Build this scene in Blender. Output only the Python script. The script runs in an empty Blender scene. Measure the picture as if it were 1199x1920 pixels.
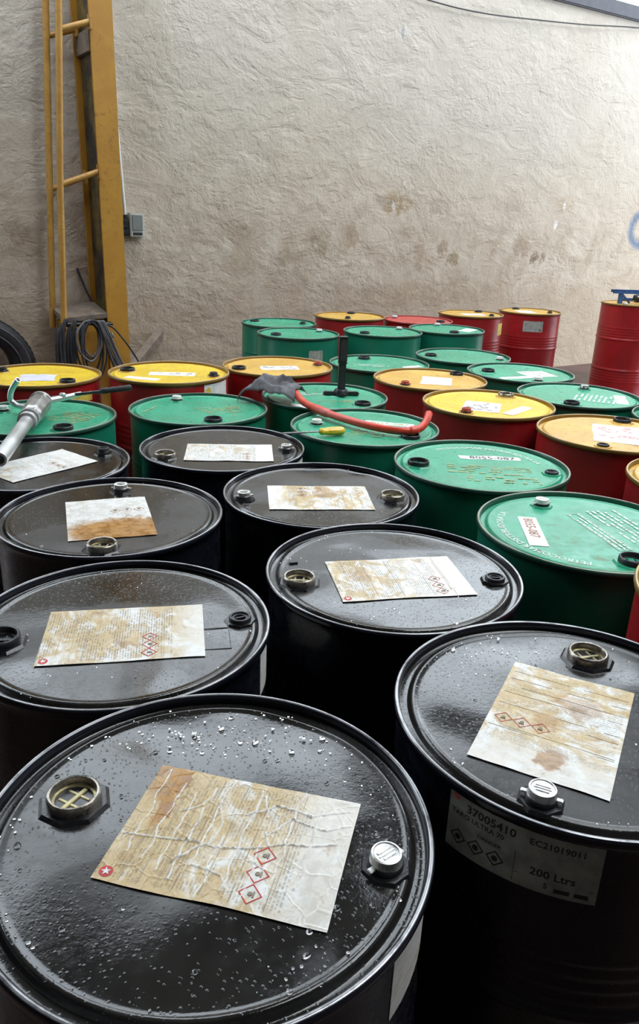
import bpy, bmesh, math, random
from mathutils import Vector, Matrix, noise

S = bpy.context.scene
C = S.collection
R = math.radians
cos, sin, pi = math.cos, math.sin, math.pi

# ------------------------------------------------------------------ camera
PITCH, ROLL, FPX = R(20.841), R(2.212), 1439.2
cam_d = bpy.data.cameras.new('camera')
cam_d.sensor_fit = 'VERTICAL'; cam_d.sensor_height = 24.0; cam_d.lens = 24.0 * FPX / 1920.0
cam_d.clip_start = 0.02; cam_d.clip_end = 200
cam = bpy.data.objects.new('camera', cam_d); C.objects.link(cam)
fw = Vector((0, cos(PITCH), -sin(PITCH))); up0 = Vector((0, sin(PITCH), cos(PITCH))); ex = Vector((1, 0, 0))
rt = ex * cos(ROLL) + up0 * sin(ROLL); up = up0 * cos(ROLL) - ex * sin(ROLL)
M = Matrix.Identity(4)
for i in range(3):
    M[i][0] = rt[i]; M[i][1] = up[i]; M[i][2] = -fw[i]; M[i][3] = (0, 0, 1.6304)[i]
cam.matrix_world = M
S.camera = cam

# ------------------------------------------------------------------ sky and exposure
w = bpy.data.worlds.new('sky'); S.world = w; w.use_nodes = True
bg = w.node_tree.nodes['Background']
bg.inputs[0].default_value = (0.83, 0.92, 1.0, 1); bg.inputs[1].default_value = 5.0
sd = bpy.data.lights.new('sun', 'SUN'); sd.energy = 1.6; sd.angle = R(50); sd.color = (1.0, 0.95, 0.87)
sun = bpy.data.objects.new('sun', sd); C.objects.link(sun)
sun.rotation_euler = (Vector((-0.45, 0.12, -0.88))).to_track_quat('-Z', 'Y').to_euler()
S.view_settings.view_transform = 'Standard'; S.view_settings.look = 'None'
S.view_settings.gamma = 1.0; S.view_settings.use_curve_mapping = False
S.view_settings.exposure = -0.05

# ------------------------------------------------------------------ node helpers
class NT:
    def __init__(s, name):
        s.m = bpy.data.materials.new(name); s.m.use_nodes = True
        s.t = s.m.node_tree; s.t.nodes.clear()
        s.out = s.t.nodes.new('ShaderNodeOutputMaterial')
        s.p = s.t.nodes.new('ShaderNodeBsdfPrincipled')
        s.t.links.new(s.p.outputs[0], s.out.inputs[0])
    def n(s, kind, **kw):
        x = s.t.nodes.new('ShaderNode' + kind)
        for k, v in kw.items(): setattr(x, k, v)
        return x
    def put(s, sock, v):
        if v is None: return
        if hasattr(v, 'is_linked'): s.t.links.new(v, sock)
        else:
            if isinstance(v, tuple) and len(v) == 3 and sock.type == 'RGBA': v = (*v, 1)
            sock.default_value = v
    def math(s, op, a, b=None, c=None, clamp=False):
        x = s.n('Math', operation=op, use_clamp=clamp)
        for i, v in enumerate((a, b, c)): s.put(x.inputs[i], v)
        return x.outputs[0]
    def vmath(s, op, a, b=None):
        x = s.n('VectorMath', operation=op)
        s.put(x.inputs[0], a); s.put(x.inputs[1], b)
        return x.outputs[0]
    def mix(s, f, a, b, mode='MIX'):
        x = s.n('Mix', data_type='RGBA', blend_type=mode)
        s.put(x.inputs[0], f); s.put(x.inputs[6], a); s.put(x.inputs[7], b)
        return x.outputs[2]
    def noise(s, vec, scale, detail=4, rough=.55, dist=0):
        x = s.n('TexNoise')
        s.put(x.inputs['Vector'], vec); s.put(x.inputs['Scale'], scale); s.put(x.inputs['Detail'], detail)
        s.put(x.inputs['Roughness'], rough); s.put(x.inputs['Distortion'], dist)
        return x.outputs[0]
    def voro(s, vec, scale, feature='F1', rnd=1.0):
        x = s.n('TexVoronoi', feature=feature)
        s.put(x.inputs['Vector'], vec); s.put(x.inputs['Scale'], scale); s.put(x.inputs['Randomness'], rnd)
        return x.outputs[0]
    def ramp(s, v, a, b, lo=0., hi=1.):
        x = s.n('MapRange', interpolation_type='SMOOTHSTEP')
        for i, q in enumerate((v, a, b, lo, hi)): s.put(x.inputs[i], q)
        return x.outputs[0]
    def obj(s):
        return s.n('TexCoord').outputs['Object']
    def uv(s):
        return s.n('TexCoord').outputs['UV']
    def rnd_obj(s):           # object coordinates shifted per object, so copies of one mesh differ
        oi = s.n('ObjectInfo'); cmb = s.n('CombineXYZ')
        v = s.math('MULTIPLY', oi.outputs['Random'], 37.0)
        for i in range(3): s.put(cmb.inputs[i], v)
        return s.vmath('ADD', s.obj(), cmb.outputs[0])
    def scale(s, v, x):
        return s.vmath('MULTIPLY', v, x)
    def sep(s, v):
        x = s.n('SeparateXYZ'); s.put(x.inputs[0], v); return x.outputs
    def bump(s, h, dist, strength=1.0, normal=None):
        x = s.n('Bump'); s.put(x.inputs['Height'], h); x.inputs['Distance'].default_value = dist
        x.inputs['Strength'].default_value = strength
        if normal is not None: s.put(x.inputs['Normal'], normal)
        return x.outputs[0]
    def set(s, **kw):
        for k, v in kw.items(): s.put(s.p.inputs[k.replace('_', ' ')], v)
        return s.m

def blob(k, x, y, cx, cy, rx, ry, soft=.5):
    """smooth mask 1 inside an ellipse"""
    dx = k.math('DIVIDE', k.math('SUBTRACT', x, cx), rx); dy = k.math('DIVIDE', k.math('SUBTRACT', y, cy), ry)
    d = k.math('ADD', k.math('MULTIPLY', dx, dx), k.math('MULTIPLY', dy, dy))
    return k.ramp(d, 1.0, 1.0 - soft)

# ------------------------------------------------------------------ materials
def paint(name, col, dark, light, rough=(.28, .5), grime=.5, grime_col=(.10, .075, .04), scuff=.25, met=0, wave=.0015, streak=False):
    k = NT(name); v = k.rnd_obj()
    a = k.noise(v, 5, 6, .6, .6); b = k.noise(v, 26, 5, .7); c = k.noise(v, 2.2, 3)
    base = k.mix(k.ramp(a, .35, .7), dark, col)
    base = k.mix(k.ramp(k.noise(v, 11, 8, .75, 1.2), .56, .74, 0, scuff), base, light)
    g = k.math('MULTIPLY', k.ramp(b, .5, .72), k.ramp(c, .42, .62), clamp=True)
    base = k.mix(k.math('MULTIPLY', g, grime), base, grime_col)
    sp = k.ramp(k.voro(v, 90), .10, .06); sp = k.math('MULTIPLY', sp, k.ramp(k.noise(v, 7, 2), .55, .68))
    base = k.mix(k.math('MULTIPLY', sp, .5), base, (.05, .035, .02))
    bp = k.bump(k.noise(v, 3.5, 2, .4), wave * 4, .6)
    bp = k.bump(k.noise(v, 160, 3, .6), .0004, .35, bp)
    return k.set(Base_Color=base, Roughness=k.ramp(b, .3, .75, rough[0], rough[1]), Metallic=met, Normal=bp)

def black_lid_mat():
    k = NT('black_lid_paint'); v = k.rnd_obj()
    a = k.noise(v, 7, 5, .6, .8); b = k.noise(v, 60, 4, .7); c = k.noise(v, 3, 3, .5, .5)
    base = k.mix(k.ramp(a, .3, .7), (.010, .0095, .009), (.020, .0185, .0165))
    film = k.ramp(k.noise(k.scale(v, (3.2, 1.0, 1.0)), 6, 6, .65, 1.5), .55, .75, 0, .28)
    base = k.mix(film, base, (.055, .05, .04))
    sp = k.math('MULTIPLY', k.ramp(k.voro(v, 210), .16, .07), k.ramp(k.noise(v, 9, 3), .50, .68))
    base = k.mix(k.math('MULTIPLY', sp, .55), base, (.34, .32, .28))
    wet = k.ramp(c, .40, .60)
    rough = k.math('ADD', k.ramp(wet, 0, 1, .30, .07), k.math('MULTIPLY', k.ramp(b, .4, .75), .12))
    bp = k.bump(k.noise(v, 4.0, 2, .4), .006, .5)
    bp = k.bump(k.noise(v, 120, 4, .65), .0005, .55, bp)
    bp = k.bump(k.ramp(k.voro(v, 130), .30, .05), .0008, .35, bp)
    return k.set(Base_Color=base, Roughness=rough, Normal=bp, Coat_Weight=.3, Coat_Roughness=.07)

def simple(name, col, rough=.5, met=0., var=.25, scale=14, bump=.0006, spec=None):
    k = NT(name); v = k.rnd_obj(); a = k.noise(v, scale, 5, .6)
    dk = tuple(c * (1 - var) for c in col); lt = tuple(min(1, c * (1 + var)) for c in col)
    bp = k.bump(k.noise(v, scale * 8, 3), bump, .5)
    m = k.set(Base_Color=k.mix(k.ramp(a, .3, .7), dk, lt), Roughness=k.ramp(a, .3, .7, max(.03, rough - .08), rough + .08), Metallic=met, Normal=bp)
    return m

def chime_mat(name, col, worn, gl=.28):
    k = NT(name); v = k.rnd_obj()
    a = k.noise(v, 16, 6, .7); z = k.sep(k.n('NewGeometry').outputs['Normal'])[2]
    f = k.math('MULTIPLY', k.ramp(a, .25, .55), k.ramp(z, .72, .96))
    return k.set(Base_Color=k.mix(f, col, worn), Roughness=k.ramp(a, .35, .65, gl, gl + .16), Metallic=k.math('MULTIPLY', f, .5),
                 Normal=k.bump(k.noise(v, 50, 3), .0005, .4))

def label_mat(name, seed, stain=.6, blobs=(), fade=.5, white=.15, gloss=.42, crack=0.0):
    """paper sheet with rows of small print, oil stains and grime; uv = (s along text, t down the page)"""
    k = NT(name); uv = k.uv(); x, y, _ = k.sep(uv)
    sh = k.vmath('ADD', k.scale(uv, (.7, 1.0, 1)), (seed * 1.7, seed * .9, seed))
    n1 = k.noise(k.scale(sh, (1.0, 1.35, 1)), 4.5, 7, .66, 1.4); n2 = k.noise(sh, 13, 6, .7, .4); n3 = k.noise(sh, 2.0, 3, .5)
    paper = k.mix(k.ramp(n2, .35, .7), (.70, .69, .65), (.80, .80, .79))
    tan = k.mix(k.ramp(n2, .3, .7), (.42, .25, .055), (.61, .44, .155))
    f = k.math('MULTIPLY', k.ramp(k.math('ADD', k.math('MULTIPLY', n1, .65), k.math('MULTIPLY', n3, .35)), .56 - stain * .22, .62 - stain * .10), .82 if stain > .4 else .6)
    f = k.math('MULTIPLY', f, k.ramp(k.math('ADD', y, k.math('MULTIPLY', n1, .3)), 1.0 - white + .15, .75 - white + .15, .25, 1))
    col = k.mix(f, paper, tan)
    brown = k.math('MULTIPLY', k.ramp(n2, .52, .66), k.ramp(n1, .46, .60))
    col = k.mix(k.math('MULTIPLY', brown, .7 * stain), col, (.30, .17, .05))
    for (cx, cy, rx, ry, st) in blobs:
        bx = k.math('ADD', x, k.math('MULTIPLY', k.math('SUBTRACT', n1, .5), .35)); by = k.math('ADD', y, k.math('MULTIPLY', k.math('SUBTRACT', n2, .5), .25))
        bm = k.math('MULTIPLY', blob(k, bx, by, cx, cy, rx, ry, .6), st)
        col = k.mix(bm, col, k.mix(k.ramp(n2, .35, .65), (.28, .12, .022), (.48, .24, .05)))
    rows = 62
    ty = k.math('MULTIPLY', y, float(rows)); fr = k.math('FRACT', ty); ro = k.math('FLOOR', ty)
    cmb = k.n('CombineXYZ'); k.put(cmb.inputs[0], k.math('MULTIPLY', x, 46.0)); k.put(cmb.inputs[1], k.math('MULTIPLY', ro, 7.31)); cmb.inputs[2].default_value = seed
    word = k.ramp(k.noise(cmb.outputs[0], 1.0, 2, .8), .44, .52)
    cm2 = k.n('CombineXYZ'); k.put(cm2.inputs[0], k.math('MULTIPLY', x, 3.0)); k.put(cm2.inputs[1], k.math('MULTIPLY', y, 11.0)); cm2.inputs[2].default_value = seed + 3
    para = k.ramp(k.noise(cm2.outputs[0], 1.0, 1), .40, .50)
    t = k.math('MULTIPLY', k.math('MULTIPLY', k.math('LESS_THAN', fr, .55), word), para)
    t = k.math('MULTIPLY', t, k.math('MULTIPLY', k.math('LESS_THAN', y, .80), k.math('MULTIPLY', k.math('GREATER_THAN', x, .04), k.math('LESS_THAN', x, .96))))
    col = k.mix(k.math('MULTIPLY', t, fade), col, (.10, .085, .07))
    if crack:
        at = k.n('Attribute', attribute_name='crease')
        col = k.mix(k.math('MULTIPLY', k.ramp(at.outputs['Fac'], .10, .42), .9), col, (.76, .75, .72))  # creases whitened: lost coating plus wet ridge highlights put into the colour
    bp = k.bump(n2, .0010, .6)
    if crack:
        e = k.voro(k.vmath('ADD', k.scale(uv, (5., 7., 1)), k.scale(k.n('TexNoise').outputs[1], (.6, .6, 0))), 1.0, 'DISTANCE_TO_EDGE')
        bp = k.bump(k.ramp(e, .05, 0.0), .0016, crack, bp)
    return k.set(Base_Color=col, Roughness=k.ramp(n2, .3, .7, gloss - .14, gloss + .1), Normal=bp)

def wall_mat():
    k = NT('rough_plaster'); v = k.obj(); x, y, z = k.sep(v)
    a = k.noise(v, .55, 5, .6, .5); b = k.noise(v, 3.2, 8, .65, .8); c = k.noise(v, 14, 8, .7); d = k.noise(k.scale(v, (1, 1, .35)), 1.3, 6, .6, .7)
    col = k.mix(k.ramp(b, .3, .7), (.48, .40, .315), (.56, .485, .395))
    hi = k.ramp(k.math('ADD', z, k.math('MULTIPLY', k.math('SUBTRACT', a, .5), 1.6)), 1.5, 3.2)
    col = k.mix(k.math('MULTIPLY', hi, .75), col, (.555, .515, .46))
    col = k.mix(k.math('MULTIPLY', k.ramp(d, .52, .70), .35), col, (.42, .35, .27))
    zb_ = k.math('ADD', z, k.math('MULTIPLY', k.math('SUBTRACT', d, .5), .5))
    low = k.ramp(k.math('ADD', z, k.math('MULTIPLY', k.math('SUBTRACT', b, .5), .9)), 1.35, .75)
    col = k.mix(k.math('MULTIPLY', low, .5), col, (.36, .265, .175))
    band = blob(k, k.math('MULTIPLY', x, 0.0), zb_, 0, 1.38, 1, .32, .9)
    col = k.mix(k.math('MULTIPLY', k.math('MULTIPLY', band, k.ramp(k.noise(v, 2.6, 6, .7, .4), .46, .62)), .38), col, (.30, .22, .14))
    pits = k.math('MULTIPLY', k.ramp(c, .60, .72), .3)
    col = k.mix(pits, col, (.33, .27, .21))
    # old rust and oil marks where drums used to touch the wall
    xb = k.math('ADD', x, k.math('MULTIPLY', k.math('SUBTRACT', b, .5), .35)); zb = k.math('ADD', z, k.math('MULTIPLY', k.math('SUBTRACT', c, .5), .45))
    for (cx, cz, rx, rz, st, cc) in [(-3.07, 1.82, .26, .13, .75, (.30, .20, .09)), (-3.97, 1.45, .22, .17, .6, (.27, .20, .12)), (-3.62, 1.50, .13, .15, .6, (.28, .20, .12)),
                                     (-2.75, 1.36, .10, .2, .5, (.28, .19, .12)), (-2.40, 1.38, .09, .12, .7, (.25, .17, .09)), (-2.25, 1.29, .09, .08, .8, (.23, .16, .08)),
                                     (-1.70, 1.38, .08, .16, .5, (.27, .19, .12)), (-1.25, 1.42, .14, .13, .6, (.26, .18, .12)), (-1.0, 1.30, .09, .09, .95, (.18, .12, .07)), (-.87, 1.31, .06, .08, .8, (.2, .13, .08)),
                                     (-.62, 1.90, .22, .10, .5, (.36, .26, .15)), (-2.5, 1.82, .2, .1, .35, (.3, .24, .18)), (-4.9, 1.5, .3, .1, .35, (.3, .23, .16)), (-1.5, 1.85, .3, .08, .35, (.3, .24, .2)),
                                     (-2.6, .95, 1.6, .16, .35, (.30, .22, .13)), (-6.75, 1.45, .12, .12, .5, (.27, .17, .12))]:
        m = k.math('MULTIPLY', blob(k, xb, zb, cx, cz, rx, rz, .9), st)
        m = k.math('MULTIPLY', m, k.ramp(c, .30, .56))
        col = k.mix(m, col, cc)
    for (cx, cz, rx, rz) in [(-3.10, 1.79, .05, .06), (-.60, 1.86, .05, .05), (-3.0, 1.98, .02, .03), (-.75, 1.66, .03, .08), (-2.55, 2.0, .02, .03)]:
        col = k.mix(k.math('MULTIPLY', blob(k, xb, zb, cx, cz, rx, rz, .7), .65), col, (.74, .73, .72))
    # blue spray paint loop and a short tick
    dx = k.math('DIVIDE', k.math('SUBTRACT', x, .86), .24); dz = k.math('DIVIDE', k.math('SUBTRACT', z, 1.66), .22)
    rr = k.math('SQRT', k.math('ADD', k.math('MULTIPLY', dx, dx), k.math('MULTIPLY', dz, dz)))
    ring = k.ramp(k.math('ABSOLUTE', k.math('SUBTRACT', rr, .85)), .42, .02)
    col = k.mix(k.math('MULTIPLY', ring, .75), col, (.07, .15, .28))
    col = k.mix(k.math('MULTIPLY', blob(k, x, z, -3.13, 3.29, .02, .07, .9), .5), col, (.16, .26, .36))
    # trowel relief: long torn ridges plus grit
    w1 = k.noise(k.scale(v, (1.0, 1.0, 1.7)), 2.6, 7, .6, .9)
    w2 = k.noise(v, 13, 6, .62, .35)
    rid = k.math('ABSOLUTE', k.math('SUBTRACT', w1, .5)); rid = k.ramp(rid, .05, 0)
    bp = k.bump(w1, .05, .5)
    bp = k.bump(k.math('MULTIPLY', w2, k.ramp(k.noise(v, 1.4, 3, .5, .5), .38, .62, .25, 1.2)), .026, .65, bp)
    bp = k.bump(rid, .005, .25, bp)
    bp = k.bump(k.noise(v, 34, 5, .65), .010, .6, bp)
    return k.set(Base_Color=col, Roughness=.92, Normal=bp)

def floor_mat():
    k = NT('oily_concrete'); v = k.obj(); a = k.noise(v, 1.5, 6, .6, .5); b = k.noise(v, 18, 5)
    col = k.mix(k.ramp(a, .35, .65), (.035, .022, .018), (.10, .055, .045))
    return k.set(Base_Color=col, Roughness=k.ramp(a, .35, .65, .35, .8), Normal=k.bump(b, .004, .5))

MAT = {}
MAT['wall'] = wall_mat(); MAT['floor'] = floor_mat()
MAT['inner_wall'] = simple('shed_wall', (.13, .12, .11), .9, var=.2, scale=3)
MAT['roof'] = simple('roof_sheet', (.20, .20, .205), .6, var=.15, scale=3)
MAT['black'] = paint('black_paint', (.007, .009, .017), (.005, .006, .010), (.03, .03, .032), (.22, .4), .3)
MAT['black_lid'] = black_lid_mat()
MAT['green'] = paint('green_paint', (.010, .20, .115), (.008, .16, .095), (.03, .27, .17), (.28, .45), .25)
MAT['green_lid'] = paint('green_lid_paint', (.032, .36, .205), (.022, .28, .155), (.17, .40, .25), (.24, .46), .75, (.13, .14, .06), .45)
MAT['red'] = paint('red_paint', (.40, .014, .017), (.30, .010, .013), (.45, .05, .05), (.28, .45), .25)
MAT['red_lid'] = paint('red_lid_paint', (.50, .07, .05), (.42, .05, .04), (.5, .16, .12), (.3, .5), .4)
MAT['yellow_lid'] = paint('yellow_lid_paint', (.66, .41, .065), (.55, .31, .05), (.78, .60, .22), (.26, .5), .75, (.22, .12, .03), .5)
MAT['bright_yellow_lid'] = paint('bright_yellow_lid_paint', (.76, .55, .025), (.64, .43, .02), (.80, .66, .20), (.26, .48), .6, (.2, .12, .02), .4)
MAT['black_chime'] = chime_mat('worn_black_edge', (.009, .010, .017), (.36, .36, .37), .10)
MAT['green_chime'] = chime_mat('worn_green_edge', (.02, .085, .06), (.30, .26, .20))
MAT['yellow_chime'] = chime_mat('worn_yellow_edge', (.22, .12, .025), (.48, .36, .16))
MAT['red_chime'] = chime_mat('worn_red_edge', (.30, .03, .03), (.30, .16, .12))
MAT['zinc'] = simple('zinc_plate', (.62, .62, .60), .32, .9, .2, 60)
MAT['brass_zinc'] = simple('stained_zinc', (.36, .31, .17), .34, .7, .4, 50)
MAT['rim_zinc'] = simple('dull_zinc_rim', (.34, .31, .27), .28, .85, .35, 50)
MAT['dark_steel'] = simple('dark_steel', (.045, .045, .05), .38, .6, .3, 40)
MAT['pad_black'] = simple('black_enamel', (.012, .012, .014), .22, 0, .3, 30)
MAT['oil'] = simple('used_oil', (.10, .065, .018), .12, 0, .4, 30)
MAT['white_cap'] = simple('white_plastic', (.72, .72, .70), .4, 0, .08, 30)
MAT['red_cap'] = simple('red_plastic', (.40, .06, .03), .45, 0, .2, 30)
MAT['ink'] = simple('black_ink', (.03, .028, .025), .6, 0, .3, 60, 0)
MAT['grey_ink'] = simple('faded_ink', (.22, .18, .13), .6, 0, .3, 60, 0)
MAT['line_ink'] = simple('thin_line_ink', (.30, .24, .16), .6, 0, .3, 60, 0)
MAT['pale_ink'] = simple('washed_red_ink', (.60, .36, .28), .5, 0, .3, 50, 0)
MAT['red_ink'] = simple('red_ink', (.55, .035, .03), .5, 0, .25, 50, 0)
MAT['pink_ink'] = simple('faded_red_ink', (.52, .14, .10), .5, 0, .3, 50, 0)
MAT['rust_ink'] = simple('rust_ink', (.33, .13, .06), .6, 0, .5, 90, 0)
MAT['white_ink'] = simple('white_ink', (.56, .68, .58), .5, 0, .12, 60, 0)
MAT['old_ink'] = simple('yellowed_ink', (.30, .33, .14), .55, 0, .4, 60, 0)
MAT['white_sticker'] = simple('white_sticker', (.74, .75, .74), .4, 0, .10, 30, .0004)
MAT['lilac_sticker'] = simple('lilac_sticker', (.62, .61, .70), .4, 0, .12, 30, .0004)
MAT['yellow_sticker'] = simple('yellow_sticker', (.74, .56, .10), .45, 0, .12, 30, .0004)
MAT['grey_sticker'] = simple('grey_sticker', (.36, .37, .33), .5, 0, .25, 40, .0004)
MAT['orange_paint'] = paint('orange_column_paint', (.52, .27, .035), (.46, .22, .028), (.58, .34, .08), (.38, .55), .6, (.14, .06, .02), .3)
MAT['pipe_yellow'] = paint('yellow_rail_paint', (.50, .28, .06), (.42, .21, .04), (.60, .38, .12), (.35, .5), .6, (.16, .07, .02), .35)
MAT['web_dark'] = paint('dark_column_paint', (.17, .12, .03), (.012, .014, .02), (.26, .19, .06), (.35, .6), .9, (.02, .02, .02), .4)  # darker brown column paint with near-black patches, for the web
MAT['conduit'] = simple('pale_conduit', (.66, .65, .62), .45, 0, .08)
MAT['grey_box'] = simple('grey_plastic', (.20, .215, .21), .45, 0, .08)
MAT['pale_box'] = simple('pale_plastic', (.50, .51, .48), .45, 0, .08)
MAT['rubber'] = simple('rubber', (.022, .023, .027), .55, 0, .35, 20, .002)
MAT['grey_rubber'] = simple('grey_cable', (.10, .10, .105), .5, 0, .35, 20)
MAT['chrome'] = simple('chrome', (.66, .67, .68), .36, .8, .06, 8, 0)
MAT['chrome_dark'] = simple('dull_chrome', (.38, .37, .36), .36, .9, .12, 12, .0002)
MAT['red_tube'] = simple('red_orange_tube', (.60, .055, .025), .36, 0, .15, 20)
MAT['amber'] = simple('amber_plastic', (.80, .52, .04), .25, 0, .12, 30)
MAT['blue'] = simple('blue_paint', (.03, .10, .28), .42, 0, .25, 20)
MAT['cloth'] = simple('grey_cloth', (.115, .115, .125), .95, 0, .7, 9, .004)
MAT['timber'] = simple('grey_timber', (.17, .13, .10), .8, 0, .3, 16, .003)
MAT['coping'] = simple('grey_flashing', (.075, .075, .09), .5, .2, .2, 8)
MAT['pink_render'] = simple('pale_pink_render', (.37, .275, .27), .8, 0, .06, 5)
MAT['skin_tape'] = simple('clear_tape', (.02, .019, .017), .18, 0, .2, 30)
kw = NT('water'); kw.p.inputs['Base Color'].default_value = (1, 1, 1, 1)
kw.set(Roughness=.02, IOR=1.33, Transmission_Weight=1.0); MAT['water'] = kw.m

# ------------------------------------------------------------------ mesh helpers
def smooth(me, ang=40):
    for p in me.polygons: p.use_smooth = True
    try: me.set_sharp_from_angle(angle=R(ang))
    except Exception: pass

def mesh(name, verts, faces, mat, sm=40, uvs=None):
    me = bpy.data.meshes.new(name); me.from_pydata([tuple(v) for v in verts], [], faces); me.validate(); me.update()
    if mat: me.materials.append(MAT[mat] if isinstance(mat, str) else mat)
    if sm: smooth(me, sm)
    if uvs:
        l = me.uv_layers.new(name='UVMap')
        for lp in me.loops: l.data[lp.index].uv = uvs[lp.vertex_index]
    return me

def obj(name, me, parent=None, loc=(0, 0, 0), rz=0.0):
    o = bpy.data.objects.new(name, me); C.objects.link(o); o.location = loc
    if rz: o.rotation_euler = (0, 0, rz)
    if parent: o.parent = parent
    return o

def tag(o, label, cat, group=None, kind=None):
    o['label'] = label
    if cat: o['category'] = cat
    if group: o['group'] = group
    if kind: o['kind'] = kind
    return o

def lathe(prof, seg=96, close=False):
    V = []; F = []; n = len(prof)
    for i in range(seg):
        a = 2 * pi * i / seg
        for r, z in prof: V.append((r * cos(a), r * sin(a), z))
    for i in range(seg):
        j = (i + 1) % seg
        for q in range(n if close else n - 1):
            q2 = (q + 1) % n
            F.append((i * n + q, j * n + q, j * n + q2, i * n + q2))
    return V, F

def box(x0, x1, y0, y1, z0, z1, bev=0.0):
    bm = bmesh.new(); bmesh.ops.create_cube(bm, size=1)
    for v in bm.verts:
        v.co = Vector((x0 + (v.co.x + .5) * (x1 - x0), y0 + (v.co.y + .5) * (y1 - y0), z0 + (v.co.z + .5) * (z1 - z0)))
    if bev: bmesh.ops.bevel(bm, geom=list(bm.edges), offset=bev, segments=2, affect='EDGES')
    bm.verts.index_update()
    V = [tuple(v.co) for v in bm.verts]; F = [[v.index for v in f.verts] for f in bm.faces]; bm.free()
    return V, F

def join(*parts):
    V = []; F = []
    for v, f in parts:
        b = len(V); V += list(v); F += [[i + b for i in q] for q in f]
    return V, F

def spline(pts, n=8):
    pts = [Vector(p) for p in pts]; out = []
    for i in range(len(pts) - 1):
        p0 = pts[max(0, i - 1)]; p1 = pts[i]; p2 = pts[i + 1]; p3 = pts[min(len(pts) - 1, i + 2)]
        for k in range(n):
            t = k / n
            out.append(.5 * ((2 * p1) + (p2 - p0) * t + (2 * p0 - 5 * p1 + 4 * p2 - p3) * t * t + (3 * p1 - p0 - 3 * p2 + p3) * t ** 3))
    out.append(pts[-1]); return out

def tube(path, rad, seg=10, caps=True, hollow=0.0):
    """tube along a path; rad is a number or one per point; hollow > 0 sinks the end faces"""
    path = [Vector(p) for p in path]; n = len(path)
    rr = rad if isinstance(rad, (list, tuple)) else [rad] * n
    V = []; F = []; nrm = None
    for i in range(n):
        t = (path[min(i + 1, n - 1)] - path[max(i - 1, 0)]).normalized()
        if nrm is None:
            nrm = t.orthogonal().normalized()
        nrm = (nrm - t * nrm.dot(t)).normalized(); bi = t.cross(nrm)
        for k in range(seg):
            a = 2 * pi * k / seg
            V.append(path[i] + (nrm * cos(a) + bi * sin(a)) * rr[i])
    for i in range(n - 1):
        for k in range(seg):
            k2 = (k + 1) % seg
            F.append((i * seg + k, i * seg + k2, (i + 1) * seg + k2, (i + 1) * seg + k))
    if caps:
        for end, base in ((0, 0), (1, (n - 1) * seg)):
            if hollow:
                c = path[-1 if end else 0]; t = ((path[-1] - path[-2]) if end else (path[0] - path[1])).normalized()
                b = len(V); rI = rr[-1 if end else 0] * .68
                ring = [c + (Vector(V[base + k]) - c) * .68 for k in range(seg)]
                V += ring; V += [q - t * hollow for q in ring]
                for k in range(seg):
                    k2 = (k + 1) % seg
                    f1 = (base + k, b + k, b + k2, base + k2); f2 = (b + k, b + seg + k, b + seg + k2, b + k2)
                    if end: f1 = f1[::-1]; f2 = f2[::-1]
                    F.append(f1); F.append(f2)
                cap = [b + seg + k for k in range(seg)]
            else: cap = [base + k for k in range(seg)]
            F.append(cap if end else cap[::-1])
    return V, F

def ngon_prism(pts, z0, z1):
    n = len(pts); V = [(x, y, z0) for x, y in pts] + [(x, y, z1) for x, y in pts]
    F = [list(range(n - 1, -1, -1)), list(range(n, 2 * n))] + [[i, (i + 1) % n, n + (i + 1) % n, n + i] for i in range(n)]
    return V, F

def frame_strip(outer, inner, z0, z1):
    n = len(outer); V = [(x, y, z0) for x, y in outer] + [(x, y, z1) for x, y in outer] + [(x, y, z0) for x, y in inner] + [(x, y, z1) for x, y in inner]
    F = []
    for i in range(n):
        j = (i + 1) % n
        F += [[i, j, n + j, n + i], [n + i, n + j, 3 * n + j, 3 * n + i], [2 * n + j, 2 * n + i, 3 * n + i, 3 * n + j]]
    return V, F

_tc = {}
def text(body, size, align='LEFT'):
    """flat letters as verts/faces in the xy plane, origin at the baseline"""
    key = (body, size, align)
    if key in _tc: return _tc[key]
    cu = bpy.data.curves.new('lettering', 'FONT'); cu.body = body; cu.size = size; cu.offset = size * .018; cu.align_x = align; cu.resolution_u = 2
    o = bpy.data.objects.new('lettering', cu); C.objects.link(o)
    dg = bpy.context.evaluated_depsgraph_get(); dg.update()
    me = o.evaluated_get(dg).to_mesh()
    V = [tuple(v.co) for v in me.vertices]; F = [list(p.vertices) for p in me.polygons]
    bpy.data.objects.remove(o); bpy.data.curves.remove(cu)
    _tc[key] = (V, F); return V, F

def fmap(vf, fn): return [fn(Vector(v)) for v in vf[0]], vf[1]

# ------------------------------------------------------------------ setting: wall, floor, shed
WA = R(33.0); W0 = Vector((3.2303, 9.975, 0))
def wp(s, off, z): return W0 + Vector((cos(WA), sin(WA), 0)) * s + Vector((sin(WA), -cos(WA), 0)) * off + Vector((0, 0, z))
def struct(name, vf, mat, loc=(0, 0, 0), rz=0, label=None, sm=None):
    o = obj(name, mesh(name, vf[0], vf[1], mat, sm), None, loc, rz); o['kind'] = 'structure'
    if label: o['label'] = label
    return o
struct('floor', box(-7, 12, -4.5, 16, -.2, 0), 'floor', label='dark oily concrete floor under the drums')
struct('wall_back', box(-9.5, 7.0, 0, .22, 0, 3.87), 'wall', W0, WA, label='rough pale plastered wall with rust stains behind the drums')
struct('added_wall_left', box(-6.2, -6.0, -4.5, 3.9, 0, 5.0), 'inner_wall', label='plain dim unseen wall added on the left to keep drum fronts dark')  # unseen, added to shut out light from the left
struct('added_wall_rear', box(-6.2, 4.5, -4.7, -4.5, 0, 5.0), 'inner_wall', label='plain dim unseen wall added behind the camera to keep drum fronts dark')  # unseen, added to shut out light from behind the camera
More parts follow.
